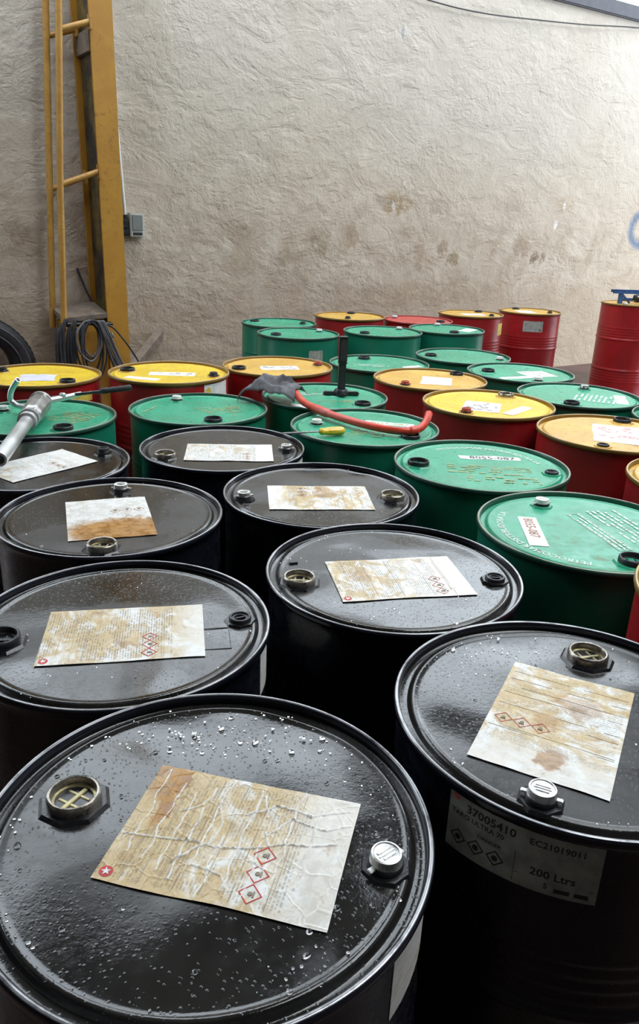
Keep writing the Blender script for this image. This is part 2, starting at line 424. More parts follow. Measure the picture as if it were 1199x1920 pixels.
# shed roof over the near half of the yard, its edge parallel to the back wall
def roof_poly(pts): return ngon_prism(pts, 5.0, 5.08)
SKX0, SKX1, SKY0, SKY1 = 0.75, 4.5, 0.4, 5.0          # unseen roof opening, added to light the drums from above right
e0 = wp(-11, 1.85, 0); e1 = wp(4.2, 1.85, 0)
def edge_y(x): return e0.y + (x - e0.x) * (e1.y - e0.y) / (e1.x - e0.x)
def edge_x(y): return e0.x + (y - e0.y) / math.tan(WA)
struct('ceiling', join(roof_poly([(edge_x(SKY1), SKY1), (e1.x, SKY1), (e1.x, e1.y)]),
       roof_poly([(-6.2, -4.7), (e1.x, -4.7), (e1.x, SKY0), (edge_x(SKY0), SKY0), (-6.2, edge_y(-6.2))]), roof_poly([(edge_x(SKY0), SKY0), (SKX0, SKY0), (SKX0, SKY1), (edge_x(SKY1), SKY1)]),
       roof_poly([(SKX1, SKY0), (e1.x, SKY0), (e1.x, SKY1), (SKX1, SKY1)])), 'roof', label='unseen shed roof with an opening added on the right to let light in')
struct('added_wall_right', box(4.5, 4.7, -4.5, 7.0, 0, 5.0), 'inner_wall', label='plain dim unseen wall added on the right to block side light')  # unseen, added to cut the light coming in from the right
struct('trim_1', box(-9.5, 7.0, -.04, .26, 3.83, 3.97, .012), 'coping', W0, WA, label='dark grey metal flashing along the top of the plastered wall')

far = bpy.data.objects.new('far_building', None); C.objects.link(far); far.location = wp(.6, -2.2, 0); far.rotation_euler = (0, 0, WA)
tag(far, 'pale pink building showing above the wall top at the right corner', 'building')
obj('facade', mesh('facade', *box(-1.4, 5.0, 0, .4, 0, 4.75), 'pink_render', None), far)
obj('red_band', mesh('red_band', *box(.55, 5.0, -.012, 0, 4.50, 4.57), 'red_ink', None), far)

# sagging wire across the top of the wall
wire_pts = [wp(-4.2, .03, 3.66), wp(-2.9, .03, 3.575), wp(-2.2, .03, 3.57), wp(-1.5, .03, 3.615), wp(-.7, .03, 3.68), wp(.17, .03, 3.77), wp(1.6, .03, 3.86)]
tag(obj('wire', mesh('wire', *tube(spline(wire_pts, 6), .006, 6), 'rubber')), 'thin dark wire sagging across the top of the plastered wall', 'wire')

# ------------------------------------------------------------------ drums
DH = .88; CR = .2945; BR = .2862
def body_profile():
    pr = [(0, .012), (.270, .012), (.280, .008), (.283, 0), (.292, 0), (CR, .004), (.2935, .014), (.2885, .020), (BR, .028)]
    zs = [.028 + i * (DH - .028 - .028) / 120 for i in range(1, 120)]
    for z in zs:
        r = BR
        for zc in (.265, .555):
            d = abs(z - zc)
            if d < .018: r += .0078 * (.5 + .5 * cos(pi * d / .018))
        for zc in (.160, .185, .210, .235, .585, .610, .635, .660):
            d = abs(z - zc)
            if d < .0115: r += .0032 * (.5 + .5 * cos(pi * d / .0115))
        if not (pr and abs(pr[-1][0] - r) < 1e-6 and len(pr) > 1 and abs(pr[-2][0] - r) < 1e-6): pr.append((r, z))
        else: pr[-1] = (r, z)
    pr += [(BR, DH - .024), (.2885, DH - .017)]
    return pr
BODY = {}
for c in ('black', 'green', 'red'):
    V, F = lathe(body_profile(), 96); BODY[c] = mesh('drum_body_' + c, V, F, c, 50)
chp = [(.2885, -.018), (.2932, -.0155), (CR, -.011), (CR, -.005), (.2932, -.0012), (.2905, 0), (.2872, -.0008), (.2852, -.0035), (.2845, -.008), (.2840, -.017), (.2862, -.019)]
CHIME = {c: mesh('drum_chime_' + c, *lathe(chp, 128, True), c + '_chime', 60) for c in ('black', 'green', 'yellow', 'red')}

def lid_profile():
    p = [(.2855, -.014), (.2840, -.0168), (.2820, -.0182), (.2720, -.0186), (.2690, -.0172), (.2660, -.0110), (.2635, -.0085), (.2605, -.0078), (.2575, -.0086), (.2545, -.0098), (.250, -.0100)]
    r = .238
    while r > .02: p.append((r, -.0100)); r -= .014
    p.append((.012, -.0100)); return p
LASTLID = [1, .0014, ()]
def lidz(x, y, seed, amp, dents):
    r = math.hypot(x, y); f = min(1, max(0, (.262 - r) / .05))
    z = f * amp * noise.noise(Vector((x * 7 + seed * 5.1, y * 7, seed)))
    for (dx, dy, dr, dd) in dents:
        q = math.hypot(x - dx, y - dy) / dr
        if q < 1: z -= dd * (.5 + .5 * cos(pi * q)) * min(1, max(0, (.285 - r) / .012))
    return z
def lid_mesh(name, mat, seed=None, amp=.0014, dents=()):
    LASTLID[:] = [seed or 1, amp, dents]
    pr = lid_profile(); V, F = lathe(pr, 112); n = len(pr)
    V = [list(v) for v in V]; V.append([0, 0, -.0100]); b = len(V) - 1
    for i in range(112): F.append((i * n + n - 1, ((i + 1) % 112) * n + n - 1, b))
    if seed is not None:
        for v in V: v[2] += lidz(v[0], v[1], seed, amp, dents)
    F = [f[::-1] for f in F]
    return mesh(name, V, F, mat, 60)
LID = {c: lid_mesh('drum_lid_' + c, c + '_lid', 1) for c in ('green', 'yellow', 'bright_yellow', 'red')}

# bungs ------------------------------------------------------------
def octagon(r, rot=pi / 8, n=8): return [(r * cos(rot + 2 * pi * i / n), r * sin(rot + 2 * pi * i / n)) for i in range(n)]
def pad_mesh(name, r, mat):
    n = 8; o = octagon(r); i1 = octagon(r * .90); V = [(x, y, 0) for x, y in o] + [(x, y, .005) for x, y in i1]
    F = [[i, (i + 1) % n, n + (i + 1) % n, n + i] for i in range(n)] + [list(range(n, 2 * n))]
    return mesh(name, V, F, mat, 30)
PAD_L = {c: pad_mesh('bung_pad', .050, m) for c, m in (('black', 'pad_black'), ('green', 'green_lid'), ('yellow', 'yellow_lid'), ('red', 'red_lid'))}
PAD_S = {c: pad_mesh('bung_pad_small', .034, m) for c, m in (('black', 'pad_black'), ('green', 'green_lid'), ('yellow', 'yellow_lid'), ('red', 'red_lid'))}
ringp = [(.0365, .003), (.0365, .014), (.0355, .0175), (.0335, .019), (.0310, .0185), (.0298, .0165), (.0292, .006), (.0292, .002)]
RING = {c: mesh('bung_ring', *lathe(ringp, 40), m, 45) for c, m in (('black', 'dark_steel'), ('zinc', 'rim_zinc'))}
def plug_mesh(mat):
    cup = lathe([(.0292, .0070), (.026, .0062), (.0245, .0030), (.002, .0028)], 32)
    bars = [box(-.023, .023, -.0035, .0035, .002, .0075, .001), box(-.012, -.007, -.019, .019, .002, .0065, .001), box(.007, .012, -.019, .019, .002, .0065, .001)]
    V, F = join(cup, *bars); n = 4
    return mesh('bung_plug', V, F, mat, 35)
PLUG = {'brass': plug_mesh('brass_zinc'), 'oil': plug_mesh('oil'), 'dark': plug_mesh('dark_steel')}
sring = mesh('small_bung_ring', *lathe([(.0225, .003), (.0225, .010), (.021, .012), (.0175, .012), (.0165, .0105), (.0165, .003)], 32), 'dark_steel', 45)
def cap_mesh(mat):
    pr = [(.0205, .010), (.0208, .0135), (.0200, .0145), (.0200, .0215), (.0190, .0240), (.0165, .0246), (.0158, .0232), (.0150, .0230), (.001, .0230)]
    parts = [lathe(pr, 36), box(-.011, .011, .003, .0075, .0225, .0240, .0008), box(-.0125, .0125, -.002, .0015, .0225, .0240, .0008), box(-.010, .010, -.0075, -.0035, .0225, .0240, .0008),
             box(-.029, -.019, -.004, .004, .009, .0125, .001), box(.019, .029, -.004, .004, .009, .0125, .001)]
    return mesh('seal_cap', *join(*parts), mat, 40)
CAP = {'zinc': cap_mesh('zinc'), 'white': cap_mesh('white_cap'), 'red': cap_mesh('red_cap'), 'dark': cap_mesh('dark_steel')}
splug = mesh('small_plug', *join(lathe([(.0165, .009), (.012, .0088), (.0115, .005), (.001, .0048)], 28), box(-.011, .011, -.0025, .0025, .0045, .0095, .0008)), 'dark_steel', 40)

def large_bung(dr, h, x, y, col, style='dark', rz=0.0):
    b = obj('large_bung', PAD_L[col], dr, (x, y, h - .0102), rz)
    obj('flange_ring', RING['zinc' if style == 'brass' else 'black'], b)
    obj('plug', PLUG[style if style in PLUG else 'dark'], b)
def small_bung(dr, h, x, y, col, style='zinc', rz=0.0):
    b = obj('small_bung', PAD_S[col], dr, (x, y, h - .0102), rz)
    obj('flange_ring', sring, b)
    if style == 'open': obj('plug', splug, b)
    else: obj('seal_cap', CAP[style], b)

# labels on lids -----------------------------------------------------
def diamond(r, wd, z0, z1, cx=0, cy=0):
    o = [(cx + r * cos(a), cy + r * sin(a)) for a in (0, pi / 2, pi, 3 * pi / 2)]; i = [(cx + (r - wd) * cos(a), cy + (r - wd) * sin(a)) for a in (0, pi / 2, pi, 3 * pi / 2)]
    return frame_strip(o, i, z0, z1)
def star(r, cx, cy, z0, z1):
    pts = [(cx + (r if i % 2 == 0 else r * .4) * cos(pi / 2 + i * pi / 5), cy + (r if i % 2 == 0 else r * .4) * sin(pi / 2 + i * pi / 5)) for i in range(10)]
    return ngon_prism(pts, z0, z1)
def lid_label(dr, h, cx, cy, ang, W, Hh, mat, wrinkle=0, seed=0, logo=True, ink='pink_ink', lines=True, t_dia=.66, res=.006):
    """sheet W (along text) x Hh (down the page); local x = text direction, local y = up the page"""
    nx = max(2, int(W / res)); ny = max(2, int(Hh / res)); rnd = random.Random(seed)
    segs = []
    if wrinkle:
        for t in (.075, .15, .235, .30, .37, .445, .53, .63, .72, .83):     # long folds along the text direction
            s0 = rnd.uniform(0, .25); s1 = rnd.uniform(.5, 1.0)
            segs.append(((s0, t), (s1, t + rnd.uniform(-.02, .02)), rnd.uniform(.5, 1.0)))
        for a, b, q in [((.36, .02), (.40, .3), .7), ((.40, .3), (.42, .55), .8), ((.42, .55), (.52, .72), .7), ((.52, .72), (.60, .95), .9), ((.28, .30), (.42, .40), 1.), ((.42, .40), (.60, .42), .9), ((.60, .42), (.78, .36), .7), ((.70, .5), (.85, .62), .9), ((.85, .62), (.80, .8), .9), ((.80, .8), (.9, .95), .7),
                        ((.55, .62), (.75, .72), .8), ((.75, .72), (.70, .88), .8), ((.70, .88), (.78, .99), .7), ((.25, .38), (.2, .5), .7), ((.2, .5), (.12, .55), .6), ((.62, .2), (.72, .3), .6), ((.72, .3), (.88, .32), .6), ((.9, .55), (.72, .6), .7), ((.6, .62), (.48, .66), .9), ((.35, .6), (.3, .72), .6)]:
            segs.append((a, b, q))
    V = []; UV = []; CRS = []
    for j in range(ny + 1):
        for i in range(nx + 1):
            cr = 0.0; s = i / nx; t = j / ny; z = .0006 + .0009 * noise.noise(Vector((s * 5 + seed, t * 7, 1.3))) + .0005
            wob = .018 * noise.noise(Vector((s * 9, t * 9, seed + 7.7))); wob2 = .018 * noise.noise(Vector((s * 9, t * 9, seed + 17.7)))
            for a, b, q in segs:
                px, py = (s + wob) * W, (t + wob2) * Hh; ax, ay, bx, by = a[0] * W, a[1] * Hh, b[0] * W, b[1] * Hh
                l2 = (bx - ax) ** 2 + (by - ay) ** 2; u = max(0, min(1, ((px - ax) * (bx - ax) + (py - ay) * (by - ay)) / l2))
                d = math.hypot(px - ax - u * (bx - ax), py - ay - u * (by - ay))
                if d < .006:
                    g = math.exp(-(d / (.0011 + .0006 * noise.noise(Vector((s * 40, t * 50, 3))))) ** 2) * (.75 + .6 * noise.noise(Vector((s * 30, t * 40, 9)))); z += wrinkle * q * g; cr = max(cr, g * min(1, q * 1.2))
            lx, ly = (s - .5) * W, (.5 - t) * Hh; ca, sa = cos(R(ang)), sin(R(ang))
            z += lidz(cx + lx * ca - ly * sa, cy + lx * sa + ly * ca, *LASTLID)
            V.append((lx, ly, z)); UV.append((s, t)); CRS.append(cr)
    F = [(j * (nx + 1) + i, (j + 1) * (nx + 1) + i, (j + 1) * (nx + 1) + i + 1, j * (nx + 1) + i + 1) for j in range(ny) for i in range(nx)]
    pm = mesh('paper_label', V, F, mat, 70, UV)
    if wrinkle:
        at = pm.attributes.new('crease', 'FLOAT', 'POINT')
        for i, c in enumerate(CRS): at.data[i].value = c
    lab = obj('paper_label', pm, dr, (cx, cy, h - .0100 + .0012), R(ang))
    def LZ(x, y):
        ss, tt = x / W + .5, .5 - y / Hh
        return .0011 + .0009 * noise.noise(Vector((ss * 5 + seed, tt * 7, 1.3))) + lidz(cx + x * cos(R(ang)) - y * sin(R(ang)), cy + x * sin(R(ang)) + y * cos(R(ang)), *LASTLID)
    drape = lambda vf: fmap(vf, lambda v: (v.x, v.y, v.z + LZ(v.x, v.y)))
    P = lambda s, t: ((s - .5) * W, (.5 - t) * Hh)
    z0, z1 = .0001, .0004
    if lines:
        ls = []
        for t in [.11, .19, .27, .34, .46, t_dia - .075, t_dia + .075, t_dia + .09]:
            x0, y0 = P(.03, t); x1, _ = P(.97, t); ls += [box(x0 + (x1 - x0) * q / 8, x0 + (x1 - x0) * (q + 1) / 8, y0 - .0003, y0 + .0003, z0, z1) for q in range(8) if rnd.random() > .25]
        obj('ruled_lines', mesh('ruled_lines', *drape(join(*ls)), 'line_ink', None), lab)['kind'] = 'stuff'
    if logo:
        x, y = P(.065, .045)
        lg = obj('star_emblem', mesh('emblem_disc', *drape(ngon_prism([(x + .0085 * cos(a * pi / 12), y + .0085 * sin(a * pi / 12)) for a in range(24)], z0, z1)), 'red_ink', None), lab); lg['label'] = 'round red emblem with a pale star'
    for i in range(3):
        x, y = P(.12 + .145 * i, t_dia)
        V1 = drape(diamond(.0150, .0017, z0, z1 + .0003, x, y))
        dm = obj('hazard_diamond', mesh('hazard_diamond', *V1, ink, None), lab)
        V2 = join(ngon_prism(octagon(.0045, 0, 6), 0, .001), box(-.006, .006, -.0075, -.005, 0, .001)); V2 = drape(fmap(V2, lambda v: (v.x * .7 + x, v.y * .7 + y, v.z + z0)))
        obj_parent = dm
        me = dm.data; b = len(me.vertices)
        # pictogram is printed in the same object
        bm = bmesh.new(); bm.from_mesh(me); vs = [bm.verts.new(v) for v in V2[0]]
        me.materials.append(MAT['grey_ink'])
        for f in V2[1]:
            nf = bm.faces.new([vs[q] for q in f]); nf.material_index = 1
        bm.to_mesh(me); bm.free()
    if logo:
        x, y = P(.065, .045)
        me = lg.data; me.materials.append(MAT['white_sticker']); bm = bmesh.new(); bm.from_mesh(me); V2 = drape(star(.0065, x, y, z1, z1 + .0004))
        vs = [bm.verts.new(v) for v in V2[0]]
        for f in V2[1]: bm.faces.new([vs[q] for q in f]).material_index = 1
        bm.to_mesh(me); bm.free()
    return lab

def patch(dr, h, name, cx, cy, ang, W, Hh, mat, z=.0006, torn=0.0, seed=0):
    """small flat sticker with slightly uneven outline"""
    rnd = random.Random(seed); pts = []
    for (ax, ay), (bx, by) in (((-.5, -.5), (.5, -.5)), ((.5, -.5), (.5, .5)), ((.5, .5), (-.5, .5)), ((-.5, .5), (-.5, -.5))):
        for k in range(5):
            t = k / 5; q = torn if k else torn * .5
            pts.append(((ax + (bx - ax) * t) * W + rnd.uniform(-q, q), (ay + (by - ay) * t) * Hh + rnd.uniform(-q, q)))
    return obj(name, mesh(name, *ngon_prism(pts, 0, z), mat, None), dr, (cx, cy, h - .0096), R(ang))

def side_label(dr, h, name, a0, a1, z0, z1, mat, r=.2872, prints=()):
    """sheet wrapped round the drum side between two angles (degrees); prints: (kind, args, material)"""
    n = max(4, int(abs(a1 - a0) / 3)); V = []; UV = []; F = []
    for i in range(n + 1):
        a = R(a0 + (a1 - a0) * i / n)
        for q, rr in ((0, r), (1, r), (1, r - .0008), (0, r - .0008)):
            V.append((rr * cos(a), rr * sin(a), h + (z1 if q else z0))); UV.append((i / n, q))
    for i in range(n):
        for q in range(4):
            q2 = (q + 1) % 4; F.append((i * 4 + q, (i + 1) * 4 + q, (i + 1) * 4 + q2, i * 4 + q2))
    F += [(0, 1, 2, 3), (n * 4 + 3, n * 4 + 2, n * 4 + 1, n * 4)]
    sl = obj(name, mesh(name, V, F, mat, 60, UV), dr)
    for nm, vf, m in prints:
        def bend(v):
            a = R(a0) + v.x / r; rr = r + .0004 + v.z
            return (rr * cos(a), rr * sin(a), h + z1 + v.y)
        obj(nm, mesh(nm, *fmap(vf, bend), m, None), sl)
    return sl
def shift(vf, dx, dy): return fmap(vf, lambda v: (v.x + dx, v.y + dy, v.z))

def arc_text(dr, h, body, size, rad, mid, mat):
    V, F = text(body, size, 'CENTER')
    def f(v):
        a = R(mid) - v.x / rad; q = rad + v.y
        return (q * cos(a), q * sin(a), h - .0092 + v.z)
    V = [f(Vector(v)) for v in V]
    o = obj('arc_lettering', mesh('arc_lettering', V, F, mat, None), dr); o['label'] = 'white lettering set in an arc along the lid edge'
    return o

def print_block(dr, h, cx, cy, ang, W, Hh, rows, mat, seed, frame=True, miss=.12):
    rnd = random.Random(seed); parts = []
    for j in range(rows):
        y = Hh * (.5 - (j + .5) / rows); x = -W / 2 + .006
        while x < W / 2 - .01:
            l = rnd.uniform(.006, .03)
            if rnd.random() > miss: parts.append(box(x, min(x + l, W / 2 - .005), y - Hh / rows * .22, y + Hh / rows * .22, 0, .0004))
            x += l + .004
    if frame:
        o = [(-W / 2, -Hh / 2), (W / 2, -Hh / 2), (W / 2, Hh / 2), (-W / 2, Hh / 2)]; i = [(a * (1 - .004 / W), b * (1 - .004 / Hh)) for a, b in o]
        parts.append(frame_strip(o, i, 0, .0004))
    o = obj('printed_text', mesh('printed_text', *join(*parts), mat, None), dr, (cx, cy, h - .0090), R(ang)); o['kind'] = 'stuff'
    return o

def droplets(dr, h, n, seed, rmax=.0042, big=.08):
    rnd = random.Random(seed); V = []; F = []
    tries = 0; placed = []
    while len(placed) < n and tries < n * 8:
        tries += 1
        r = .266 * math.sqrt(rnd.random()); a = rnd.uniform(0, 2 * pi); x, y = r * cos(a), r * sin(a)
        if noise.noise(Vector((x * 9, y * 9, seed))) < rnd.uniform(-.45, .25): continue
        q = rmax * (.5 + .5 * rnd.random()) if rnd.random() < big else rmax * rnd.uniform(.14, .42)
        if any((x - p[0]) ** 2 + (y - p[1]) ** 2 < (q + p[2]) ** 2 for p in placed): continue
        placed.append((x, y, q))
        e = rnd.uniform(.8, 1.25); rot = rnd.uniform(0, pi); hh = rnd.uniform(.4, .6)
        zb = h - .0100 - .0004 if r < .245 else h - .0086
        seg, rg = (12, 4) if q > .0018 else (8, 2); b = len(V)
        for j in range(rg):
            el = j / rg * pi / 2
            for i in range(seg):
                t = 2 * pi * i / seg; lx, ly = q * e * cos(el) * cos(t), q / e * cos(el) * sin(t)
                V.append((x + lx * cos(rot) - ly * sin(rot), y + lx * sin(rot) + ly * cos(rot), zb + q * hh * 2 * sin(el)))
        V.append((x, y, zb + q * hh * 2)); top = len(V) - 1
        for j in range(rg - 1):
            for i in range(seg):
                i2 = (i + 1) % seg; F.append((b + j * seg + i, b + j * seg + i2, b + (j + 1) * seg + i2, b + (j + 1) * seg + i))
        for i in range(seg): F.append((b + (rg - 1) * seg + i, b + (rg - 1) * seg + (i + 1) % seg, top))
        F.append([b + i for i in range(seg)][::-1])
    o = obj('water_droplets', mesh('water_droplets', V, F, 'water', 80), dr); o['kind'] = 'stuff'; o['label'] = 'clear water droplets beaded on the lid'
    return o

GROUP = {'black': 'black oil drums in the foreground', 'green': 'green oil drums', 'yellow': 'red oil drums with yellow lids', 'bright_yellow': 'red oil drums with yellow lids', 'red': 'red oil drums with red lids'}
def drum(x, y, dz, kind, label, lid=None):
    bodyc = {'black': 'black', 'green': 'green'}.get(kind, 'red'); cc = {'bright_yellow': 'yellow'}.get(kind, kind)
    d = bpy.data.objects.new({'black': 'black_oil_drum', 'green': 'green_oil_drum'}.get(kind, 'red_oil_drum'), None); C.objects.link(d); d.location = (x, y, 0)
    tag(d, label, 'oil drum', GROUP[kind])
    h = DH + dz
    b = obj('body', BODY[bodyc], d); b.scale = (1, 1, h / DH)
    l = obj('lid', lid or LID[kind], d, (0, 0, h)); obj('top_chime', CHIME[cc], d, (0, 0, h))
    if kind not in ('black', 'green', 'red'): l['label'] = 'yellow painted lid'
    return d, h

# --- black drums
LM = {}
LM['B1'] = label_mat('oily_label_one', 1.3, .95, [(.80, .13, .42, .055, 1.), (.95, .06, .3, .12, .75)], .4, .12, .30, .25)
LM['B2'] = label_mat('oily_label_two', 4.1, .60, [(.62, .30, .20, .12, .5), (.55, .83, .12, .12, .75), (.45, .52, .14, .08, .5)], .35, .1, .38)
LM['B3'] = label_mat('oily_label_three', 7.7, .75, [(.3, .5, .06, .08, .5)], .6, .0, .4)
LM['B4'] = label_mat('oily_label_four', 2.9, .62, [(.6, .22, .22, .10, .45), (.93, .72, .07, .05, .6)], .6, .28, .4)
LM['B5'] = label_mat('oily_label_five', 5.2, .30, [(.4, .18, .75, .36, 1.), (.45, .2, .4, .22, .8)], .3, .4, .3)
LM['B6'] = label_mat('oily_label_six', 8.8, .55, [(.3, .45, .3, .16, .5), (.12, .5, .1, .06, .6)], .55, .0, .4)
LM['B7'] = label_mat('oily_label_seven', 3.6, .28, [], .6, .2, .42)
LM['B8'] = label_mat('oily_label_eight', 9.4, .32, [], .5, .4, .42)
LM['S'] = label_mat('grey_side_label', 6.1, .2, [], .0, .2, .5)

d, h = drum(-.129, .792, .010, 'black', 'nearest black drum, wet lid with crinkled stained label and many droplets', lid_mesh('drum_lid_one', 'black_lid', 3, .0035, [(.10, .215, .10, .005), (-.06, .2, .08, .003)]))
large_bung(d, h, -.188, .036, 'black', 'brass', 1.1); small_bung(d, h, .228, -.055, 'black', 'zinc', .7)
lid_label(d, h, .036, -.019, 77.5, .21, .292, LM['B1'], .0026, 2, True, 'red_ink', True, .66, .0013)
droplets(d, h, 620, 5, .0050, .10)
side_label(d, h, 'side_label', -36, 4, -.125, -.022, LM['S'])
d, h = drum(.429, 1.068, .018, 'black', 'black drum at the right edge with grey batch label pasted on its side', lid_mesh('drum_lid_two', 'black_lid', 8, .004, [(-.05, .22, .12, .004)]))
large_bung(d, h, .076, .168, 'black', 'brass', .3); small_bung(d, h, -.107, -.212, 'black', 'zinc', -.4)
lid_label(d, h, -.036, -.031, -26.5, .205, .297, LM['B2'], .0006, 7, False, 'pink_ink', True, .60, .004)
droplets(d, h, 330, 9, .0042, .08)
rr_ = .2872; L_ = R(43.5) * rr_
pr = [('printed_number', shift(text('37005410', .019), .030, -.026), 'ink'), ('printed_name', shift(text('TARO ULTRA 70', .0115), .006, -.039), 'ink'), ('printed_batch', shift(text('EC21019011', .0145), .124, -.026), 'ink'),
      ('printed_volume', shift(text('200 Ltrs', .018), .130, -.075), 'ink'), ('printed_count', shift(text('5', .013), .150, -.092), 'ink'), ('printed_note', shift(text('DANGER', .009), .052, -.057), 'ink')]
for i in range(3):
    dm = join(diamond(.0135, .0025, 0, .0004, .021 + .030 * i, -.076), shift(ngon_prism(octagon(.005, 0, 6), 0, .0004), .021 + .030 * i, -.076))
    pr.append(('hazard_diamond', dm, 'ink'))
pr.append(('printed_emblem', shift(ngon_prism(octagon(.006, 0, 16), 0, .0004), .012, -.010), 'pink_ink'))
pr.append(('ruled_lines', join(box(.004, .215, -.0465, -.0458, 0, .0004), box(.108, .1087, -.098, -.0465, 0, .0004), box(.11, .215, -.0815, -.0808, 0, .0004), box(.165, .21, -.095, -.088, 0, .0004)), 'ink'))
side_label(d, h, 'side_label', -141.5, -97.5, -.118, -.016, 'grey_sticker', rr_, pr)
d, h = drum(-.383, 1.331, -.003, 'black', 'black drum at left edge, label stained all over, film streaks on lid', lid_mesh('drum_lid_three', 'black_lid', 5, .003))
large_bung(d, h, -.205, -.082, 'black', 'dark', .2); small_bung(d, h, .231, .038, 'black', 'open', .5)
lid_label(d, h, .015, -.031, 100.5, .203, .303, LM['B3'], 0, 3, True, 'red_ink', True, .66)
droplets(d, h, 170, 12, .003, .05)
obj('clear_tape', mesh('clear_tape', *frame_strip([(-.03, -.04), (.03, -.04), (.03, .04), (-.03, .04)], [(-.0285, -.0385), (.0285, -.0385), (.0285, .0385), (-.0285, .0385)], 0, .0012), 'grey_rubber', None), d, (.19, -.035, h - .0098), R(11))
side_label(d, h, 'side_label', -12, 26, -.12, -.02, LM['S'])
d, h = drum(.175, 1.607, .003, 'black', 'black drum in the middle, label half stained half white, small dark open bung', lid_mesh('drum_lid_four', 'black_lid', 11, .003))
large_bung(d, h, -.214, -.066, 'black', 'brass', 0); small_bung(d, h, .232, -.016, 'black', 'open', 0)
lid_label(d, h, .011, -.021, 101.5, .204, .304, LM['B4'], 0, 4, True, 'pink_ink', True, .76)
droplets(d, h, 190, 15, .0034, .05)
ch = patch(d, h, 'metal_chip', -.232, .036, 20, .020, .008, 'dark_steel', .004)
d, h = drum(-.554, 1.902, .004, 'black', 'black drum whose label has a pool of orange-brown oil', lid_mesh('drum_lid_five', 'black_lid', 17, .003))
small_bung(d, h, -.023, .190, 'black', 'zinc', 0); large_bung(d, h, .037, -.222, 'black', 'brass', 0)
lid_label(d, h, 0, -.022, -160.8, .215, .285, LM['B5'], 0, 5, False, 'pale_ink', False, .66)
droplets(d, h, 90, 18, .0034, .06)
d, h = drum(.003, 2.177, -.011, 'black', 'black drum with dented back rim, silver cap left and open bung right', lid_mesh('drum_lid_six', 'black_lid', 21, .004, [(-.04, .25, .11, .006), (.12, .24, .07, .004)]))
small_bung(d, h, -.226, -.068, 'black', 'zinc', .4); large_bung(d, h, .213, -.018, 'black', 'brass', .6)
lid_label(d, h, -.005, -.034, -83.8, .206, .303, LM['B6'], 0, 6, False, 'pale_ink', True, .66)
droplets(d, h, 50, 21, .0028, .03)
d, h = drum(-.356, 2.651, -.020, 'black', 'rear black drum with the cleanest white label, screwdriver tip over its lid', lid_mesh('drum_lid_seven', 'black_lid', 25, .003))
large_bung(d, h, -.180, -.132, 'black', 'brass', 0); small_bung(d, h, .228, .003, 'black', 'zinc', 0)
lid_label(d, h, .03, -.05, 96, .2, .305, LM['B7'], 0, 7, False, 'pale_ink', True, .70)
side_label(d, h, 'side_label', -24, 6, -.10, -.02, LM['S'])
d, h = drum(-.922, 2.370, -.012, 'black', 'black drum under the open end of the chrome hand pump', lid_mesh('drum_lid_eight', 'black_lid', 29, .003))
small_bung(d, h, .180, .132, 'black', 'dark', 0); large_bung(d, h, -.16, -.15, 'black', 'brass', 0)
lid_label(d, h, .013, -.016, 142.3, .2, .305, LM['B8'], 0, 8, False, 'pale_ink', False, .62)

# --- green drums
COMPANY = 'PETROCOMAR DISTRIBUIDORA S.A.'
d, h = drum(.724, 1.930, .003, 'green', 'nearest green drum, white lettering round the lid and stencilled white sticker')
small_bung(d, h, -.078, .178, 'green', 'white', .3); large_bung(d, h, .046, -.214, 'green', 'dark', 0)
st = patch(d, h, 'number_sticker', -.152, -.022, 85.5, .205, .05, 'white_sticker', .0006)
obj('stencilled_number', mesh('stencilled_number', *fmap(text('8055-087', .036), lambda v: (v.x - .092, v.y - .012, .0009)), 'rust_ink', None), st, (0, 0, 0), pi)
arc_text(d, h, COMPANY, .026, .222, -158, 'white_ink')
print_block(d, h, .028, -.004, -76, .26, .040, 3, 'white_ink', 4, True, .1)
print_block(d, h, .115, .035, -76, .26, .10, 6, 'white_ink', 5, False, .3)
d, h = drum(.540, 2.497, .001, 'green', 'green drum with olive smeared lid and scrawled white strip, open bung left')
large_bung(d, h, -.214, -.024, 'green', 'dark', .4); small_bung(d, h, .222, -.070, 'green', 'open', 0)
st = patch(d, h, 'number_sticker', .047, .092, 0, .215, .042, 'white_sticker', .0006, .006, 2)
obj('stencilled_number', mesh('stencilled_number', *fmap(text('8055-087', .042, 'CENTER'), lambda v: (v.x + .01, v.y - .015, .0009)), 'ink', None), st)
arc_text(d, h, COMPANY, .026, .205, 68, 'white_ink')
print_block(d, h, .02, -.05, -4, .29, .10, 5, 'old_ink', 8, False, .35)
print_block(d, h, .04, -.15, -4, .26, .07, 3, 'old_ink', 9, False, .4)
d, h = drum(.165, 2.960, -.002, 'green', 'green drum carrying the yellow screwdriver and the red tube')
small_bung(d, h, -.190, .011, 'green', 'white', 0); large_bung(d, h, .168, -.142, 'green', 'dark', 0)
st = patch(d, h, 'number_sticker', .102, .073, -10, .2, .05, 'white_sticker', .0006, .006, 3)
obj('stencilled_number', mesh('stencilled_number', *fmap(text('8055-087', .042, 'CENTER'), lambda v: (v.x, v.y - .015, .0009)), 'old_ink', None), st)
print_block(d, h, -.02, -.09, -8, .2, .09, 5, 'old_ink', 12, False, .5)
d, h = drum(.003, 3.534, -.011, 'green', 'green drum carrying the black upright tube and the grey rag')
large_bung(d, h, .172, -.152, 'green', 'dark', 0)
patch(d, h, 'torn_paper', -.11, -.2, -25, .10, .045, 'white_sticker', .0006, .006, 4)
print_block(d, h, -.03, .04, -5, .2, .06, 4, 'white_ink', 14, False, .4)
print_block(d, h, .06, -.08, -10, .18, .08, 4, 'old_ink', 15, False, .45)
d, h = drum(-.534, 3.220, -.017, 'green', 'dull green drum with faded yellow print between the black and yellow-lidded drums')
